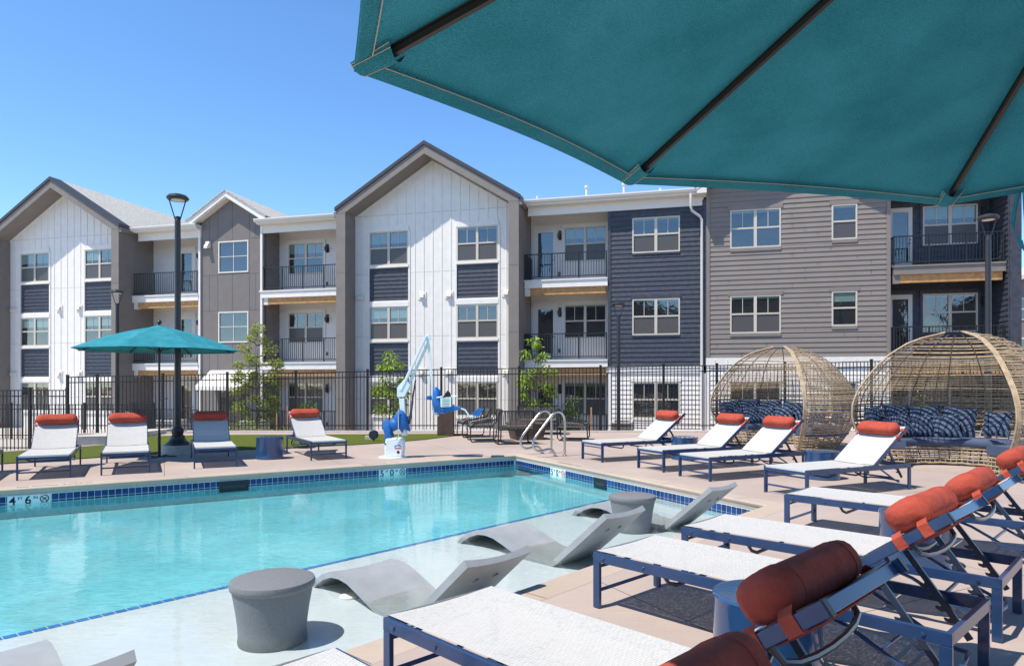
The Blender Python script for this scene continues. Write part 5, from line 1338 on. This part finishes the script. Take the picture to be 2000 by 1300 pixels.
# ------------------------------------------------------------------ fire pit lounge set
def rope_chair(c, rot, w_, label, wide=False):
    e = thing('rope_chair', label, 'lounge chair', c, rot, 'dark rope chairs round the fire table')
    m_ = MB(); h = .86
    for s_ in (-1, 1):
        x = s_*w_/2; m_.tube([(x,-.38,.02),(x,.34,.02),(x*1.02,.40,.08),(x*1.0,.42,.60),(x*.98,.44,h)],.018,6); m_.tube([(x,-.38,.02),(x*1.02,-.42,.10),(x,-.40,.42),(x,-.30,.50),(x*1.0,.30,.62),(x*.98,.44,h)],.018,6)
    m_.tube([(-w_/2*.98,.44,h),(w_/2*.98,.44,h)],.018,6); m_.tube([(-w_/2,-.40,.40),(w_/2,-.40,.40)],.018,6); m_.tube([(-w_/2,.40,.38),(w_/2,.40,.38)],.016,6)
    m_.tube([(-w_/2,.34,.02),(w_/2,.34,.02)],.016,6); m_.build('frame', M['black_metal'], e)
    m_ = MB(); n = int(w_/.045)
    for k in range(n+1):
        x = -w_/2+w_*k/n; m_.tube([(x,.44,h),(x+random.uniform(-.03,.03),.41,.38)],.012,4,caps=False); m_.tube([(x,.40,.38),(x,-.40,.40)],.012,4,caps=False)
    for s_ in (-1, 1):
        for k in range(15):
            y = -.36+.76*k/14; zt_ = .50+.12*max(0,(y+.3)/.6)+(.1 if y > .34 else 0); m_.tube([(s_*w_/2,y,zt_),(s_*w_/2,y+random.uniform(-.05,.05),.38)],.012,4,caps=False)
    for k in range(8): z_ = .42+.045*k; m_.tube([(-w_/2,.42,z_),(w_/2,.42,z_)],.005,4,caps=False)
    m_.build('rope_weave', M['rope'], e)
    m_ = MB(); m_.box(-w_/2+.04,w_/2-.04,-.38,.34,.41,.47); m_.build('cushion', M['cush_dark'], e, bevel=.02)
rope_chair(ad(945,18.6), R(-80), .80, 'dark rope chair left of the fire table, under the lift foot rest')
rope_chair(ad(925,20.2), R(-75), .80, 'dark rope chair half hidden behind the lift foot rest')
rope_chair(ad(1003,17.9), R(190), .92, 'dark rope chair with its back to the pool, in front of the fire table')
rope_chair(ad(1055,21.2), R(5), 1.35, 'wide dark rope sofa behind the fire table by the fence')
rope_chair(ad(1120,19.0), R(80), .85, 'dark rope chair right of the fire table with a scooped back')
e = thing('fire_table', 'brown square fire table between the dark rope chairs', 'fire table', ad(1028,19.3), R(14))
m_ = MB(); m_.prism([(-.38,.0),(.38,.0),(.48,.42),(-.48,.42)],'y',-.4,.4); m_.build('body', M['bronze'], e, bevel=.01); m_ = MB(); m_.box(-.52,.52,-.45,.45,.421,.46); m_.build('table_top', M['bronze'], e, bevel=.01)

# ------------------------------------------------------------------ trees and plants
def leafcloud(m_, c, rad, n, size, rng, droop=.5, aspect=.4):
    for _ in range(n):
        while True:
            v = Vector((rng.uniform(-1,1),rng.uniform(-1,1),rng.uniform(-1,1)))
            if v.length < 1: break
        v = v*(.45+.55*rng.random()) if False else v
        p = Vector(c)+Vector((v.x*rad[0],v.y*rad[1],v.z*rad[2])); s = size*rng.uniform(.6,1.25)
        dirv = Vector((v.x,v.y,-droop+rng.uniform(-.5,.7))).normalized() if v.length > .05 else Vector((1,0,0))
        sd = dirv.cross(Vector((rng.uniform(-1,1),rng.uniform(-1,1),1.2))).normalized()*s*aspect/2
        nrm_ = dirv.cross(sd).normalized()
        m_.add([p, p+dirv*s*.35+sd, p+dirv*s*.35-nrm_*s*.06, p+dirv*s*.35-sd, p+dirv*s-nrm_*s*.03],[(0,1,2),(0,2,3),(1,4,2),(2,4,3)])
def tree(name, label, base, h, branches, lm, leafsize, seed, trunk_r=.035, droop=.6, aspect=.42, cat='tree'):
    rng = random.Random(seed); e = thing(name, label, cat, base)
    t = MB(); pts = [(0,0,0)]; 
    for k in range(1, 7): pts.append((rng.uniform(-.04,.04), rng.uniform(-.04,.04), h*k/6.5))
    t.tube(pts, [trunk_r*(1-.13*k) for k in range(7)], 7); c = MB()
    for (z_, dx, dy, up, rad, n) in branches:
        tip = Vector((dx,dy,z_+up)); b0 = Vector((0,0,z_)); mid = b0.lerp(tip,.5)+Vector((0,0,-.02)); t.tube([b0,mid,tip],[trunk_r*.5,trunk_r*.35,trunk_r*.15],5)
        for _ in range(3):
            q_ = tip+Vector((rng.uniform(-1,1)*rad,rng.uniform(-1,1)*rad,rng.uniform(-.6,.8)*rad)); t.tube([mid,q_],[trunk_r*.22,.004],4,caps=False)
        leafcloud(c, tip, (rad,rad,rad*.85), n, leafsize, rng, droop, aspect)
    t.build('trunk', M['bark'], e); c.build('crown', M[lm], e); return e
def br(seed, zs, spread, rad, n, top=.0):
    rng = random.Random(seed); out = []
    for z_, sp_ in zs:
        a = rng.uniform(0, 6.28); k = max(1, int(sp_*5))
        for q in range(k+1): an = a+6.28*q/(k+1)+rng.uniform(-.4,.4); out.append((z_, spread*sp_*math.cos(an), spread*sp_*math.sin(an)*.8, rng.uniform(.0,.35), rad*rng.uniform(.7,1.2), int(n*rng.uniform(.7,1.3))))
    return out
DT = 24.2; sT = DT/FPX
tree('ornamental_tree', 'loose yellow-green young tree in front of the grey gabled bay', ad(503,DT,-.7), 3.8, br(11,[(.9,.7),(1.3,1.0),(1.7,1.1),(2.1,1.15),(2.5,1.1),(2.9,1.0),(3.2,.7),(3.6,.35),(3.9,.1)],0.68,.225,125), 'leaf_a', .085, 1, .04, .15, .6)
tree('leafy_sapling', 'bright green large-leaved sapling behind the pool lift arm', ad(762,23.6,-.7), 3.3, br(5,[(1.25,.8),(1.7,.95),(2.15,.9),(2.6,.6),(3.05,.1)],.54,.20,52), 'leaf_b', .165, 2, .03, .8, .36)
tree('leafy_sapling', 'bright green large-leaved sapling behind the rope sofa, beside the navy bay', ad(1046,23.4,-.7), 3.75, br(8,[(1.5,.7),(2.0,.95),(2.5,.95),(3.0,.55),(3.5,.08)],.60,.21,56), 'leaf_b', .165, 3, .035, .8, .36)
tree('shrub', 'upright green shrub behind the fence, right of the yellow-green tree', ad(598,24.5,-.7), 1.6, br(9,[(.5,.5),(.8,.6),(1.1,.55),(1.4,.3)],.42,.26,80), 'leaf_c', .09, 4, .02, .2, .6, 'shrub')
tree('shrub', 'upright green shrub behind the fence, right of the large-leaved sapling', ad(1113,24.0,-.7), 1.5, br(10,[(.5,.5),(.8,.6),(1.1,.5),(1.35,.3)],.36,.24,80), 'leaf_c', .09, 6, .02, .2, .6, 'shrub')
tree('shrub', 'yellow sapling glimpsed through the weave of the right daybed', ad(1800,22.9,-.7), 1.7, br(12,[(.7,.3),(1.1,.4),(1.5,.2)],.3,.16,45), 'leaf_a', .10, 7, .02, .2, .5, 'shrub')
rng = random.Random(21); c = MB()
for x in range(448, 560, 9): leafcloud(c, ad(x+rng.uniform(-4,4),23.4+rng.uniform(-.3,.4),.0+rng.uniform(-.15,.12)), (.20,.2,.22), 60, .075, rng, 0, .6)
for x in list(range(590,700,20))+list(range(880,1000,26)): leafcloud(c, ad(x+rng.uniform(-6,6),23.5,-.2), (.2,.2,.16), 36, .07, rng, 0, .6)
o = c.build('ground_cover', M['leaf_a']); tag(o, 'low yellow-green planting along the foot of the fence', 'ground cover', kind='stuff')
for x, y0, d_ in ((466,800,23.5),(541,806,23.5),(562,792,23.6),(1155,795,23.2),(1620,830,23.2)):
    p = ad(x,d_,-.7); zt_ = CAMH-(y0-HZ)*d_/FPX; m_ = MB(); m_.lathe([(.028,0),(.028,zt_+.7-.02),(.018,zt_+.7)],8); o = m_.build('tree_stake', M['stake'], loc=p)
    tag(o, {466:'wooden tree stake left of the yellow-green tree trunk',541:'wooden tree stake right of the yellow-green tree trunk',562:'tall wooden stake left of the green shrub',1155:'wooden stake right of the rope chairs behind the fence',1620:'wooden stake behind the left daybed'}[x], 'stake', 'wooden stakes behind the fence')
# air-conditioning units behind the fence
for x, d_, lab in ((498,26.5,'grey air-conditioning unit behind the yellow-green tree'),(335,27.0,'grey air-conditioning unit behind the fence left of the tall lamp base'),(1215,25.6,'grey air-conditioning unit in front of the white siding')):
    e = thing('air_conditioner', lab, 'air conditioner', ad(x,d_,-.7), -TH, 'air-conditioning units'); m_ = MB(); m_.box(-.4,.4,-.4,.4,.05,.85); m_.build('cabinet', M['cush_grey'], e, bevel=.02)
    m_ = MB()
    for k in range(9): m_.box(-.36,.36,-.412,-.401,.12+k*.08,.15+k*.08)
    m_.build('louvre', M['screen'], e)
    m_ = MB(); m_.lathe([(.3,.86),(.3,.875),(.05,.88),(0,.88)],20); m_.build('fan_guard', M['black_plastic'], e)
print('objects', len(bpy.data.objects), 'polys', sum(len(o.data.polygons) for o in bpy.data.objects if o.type == 'MESH'))
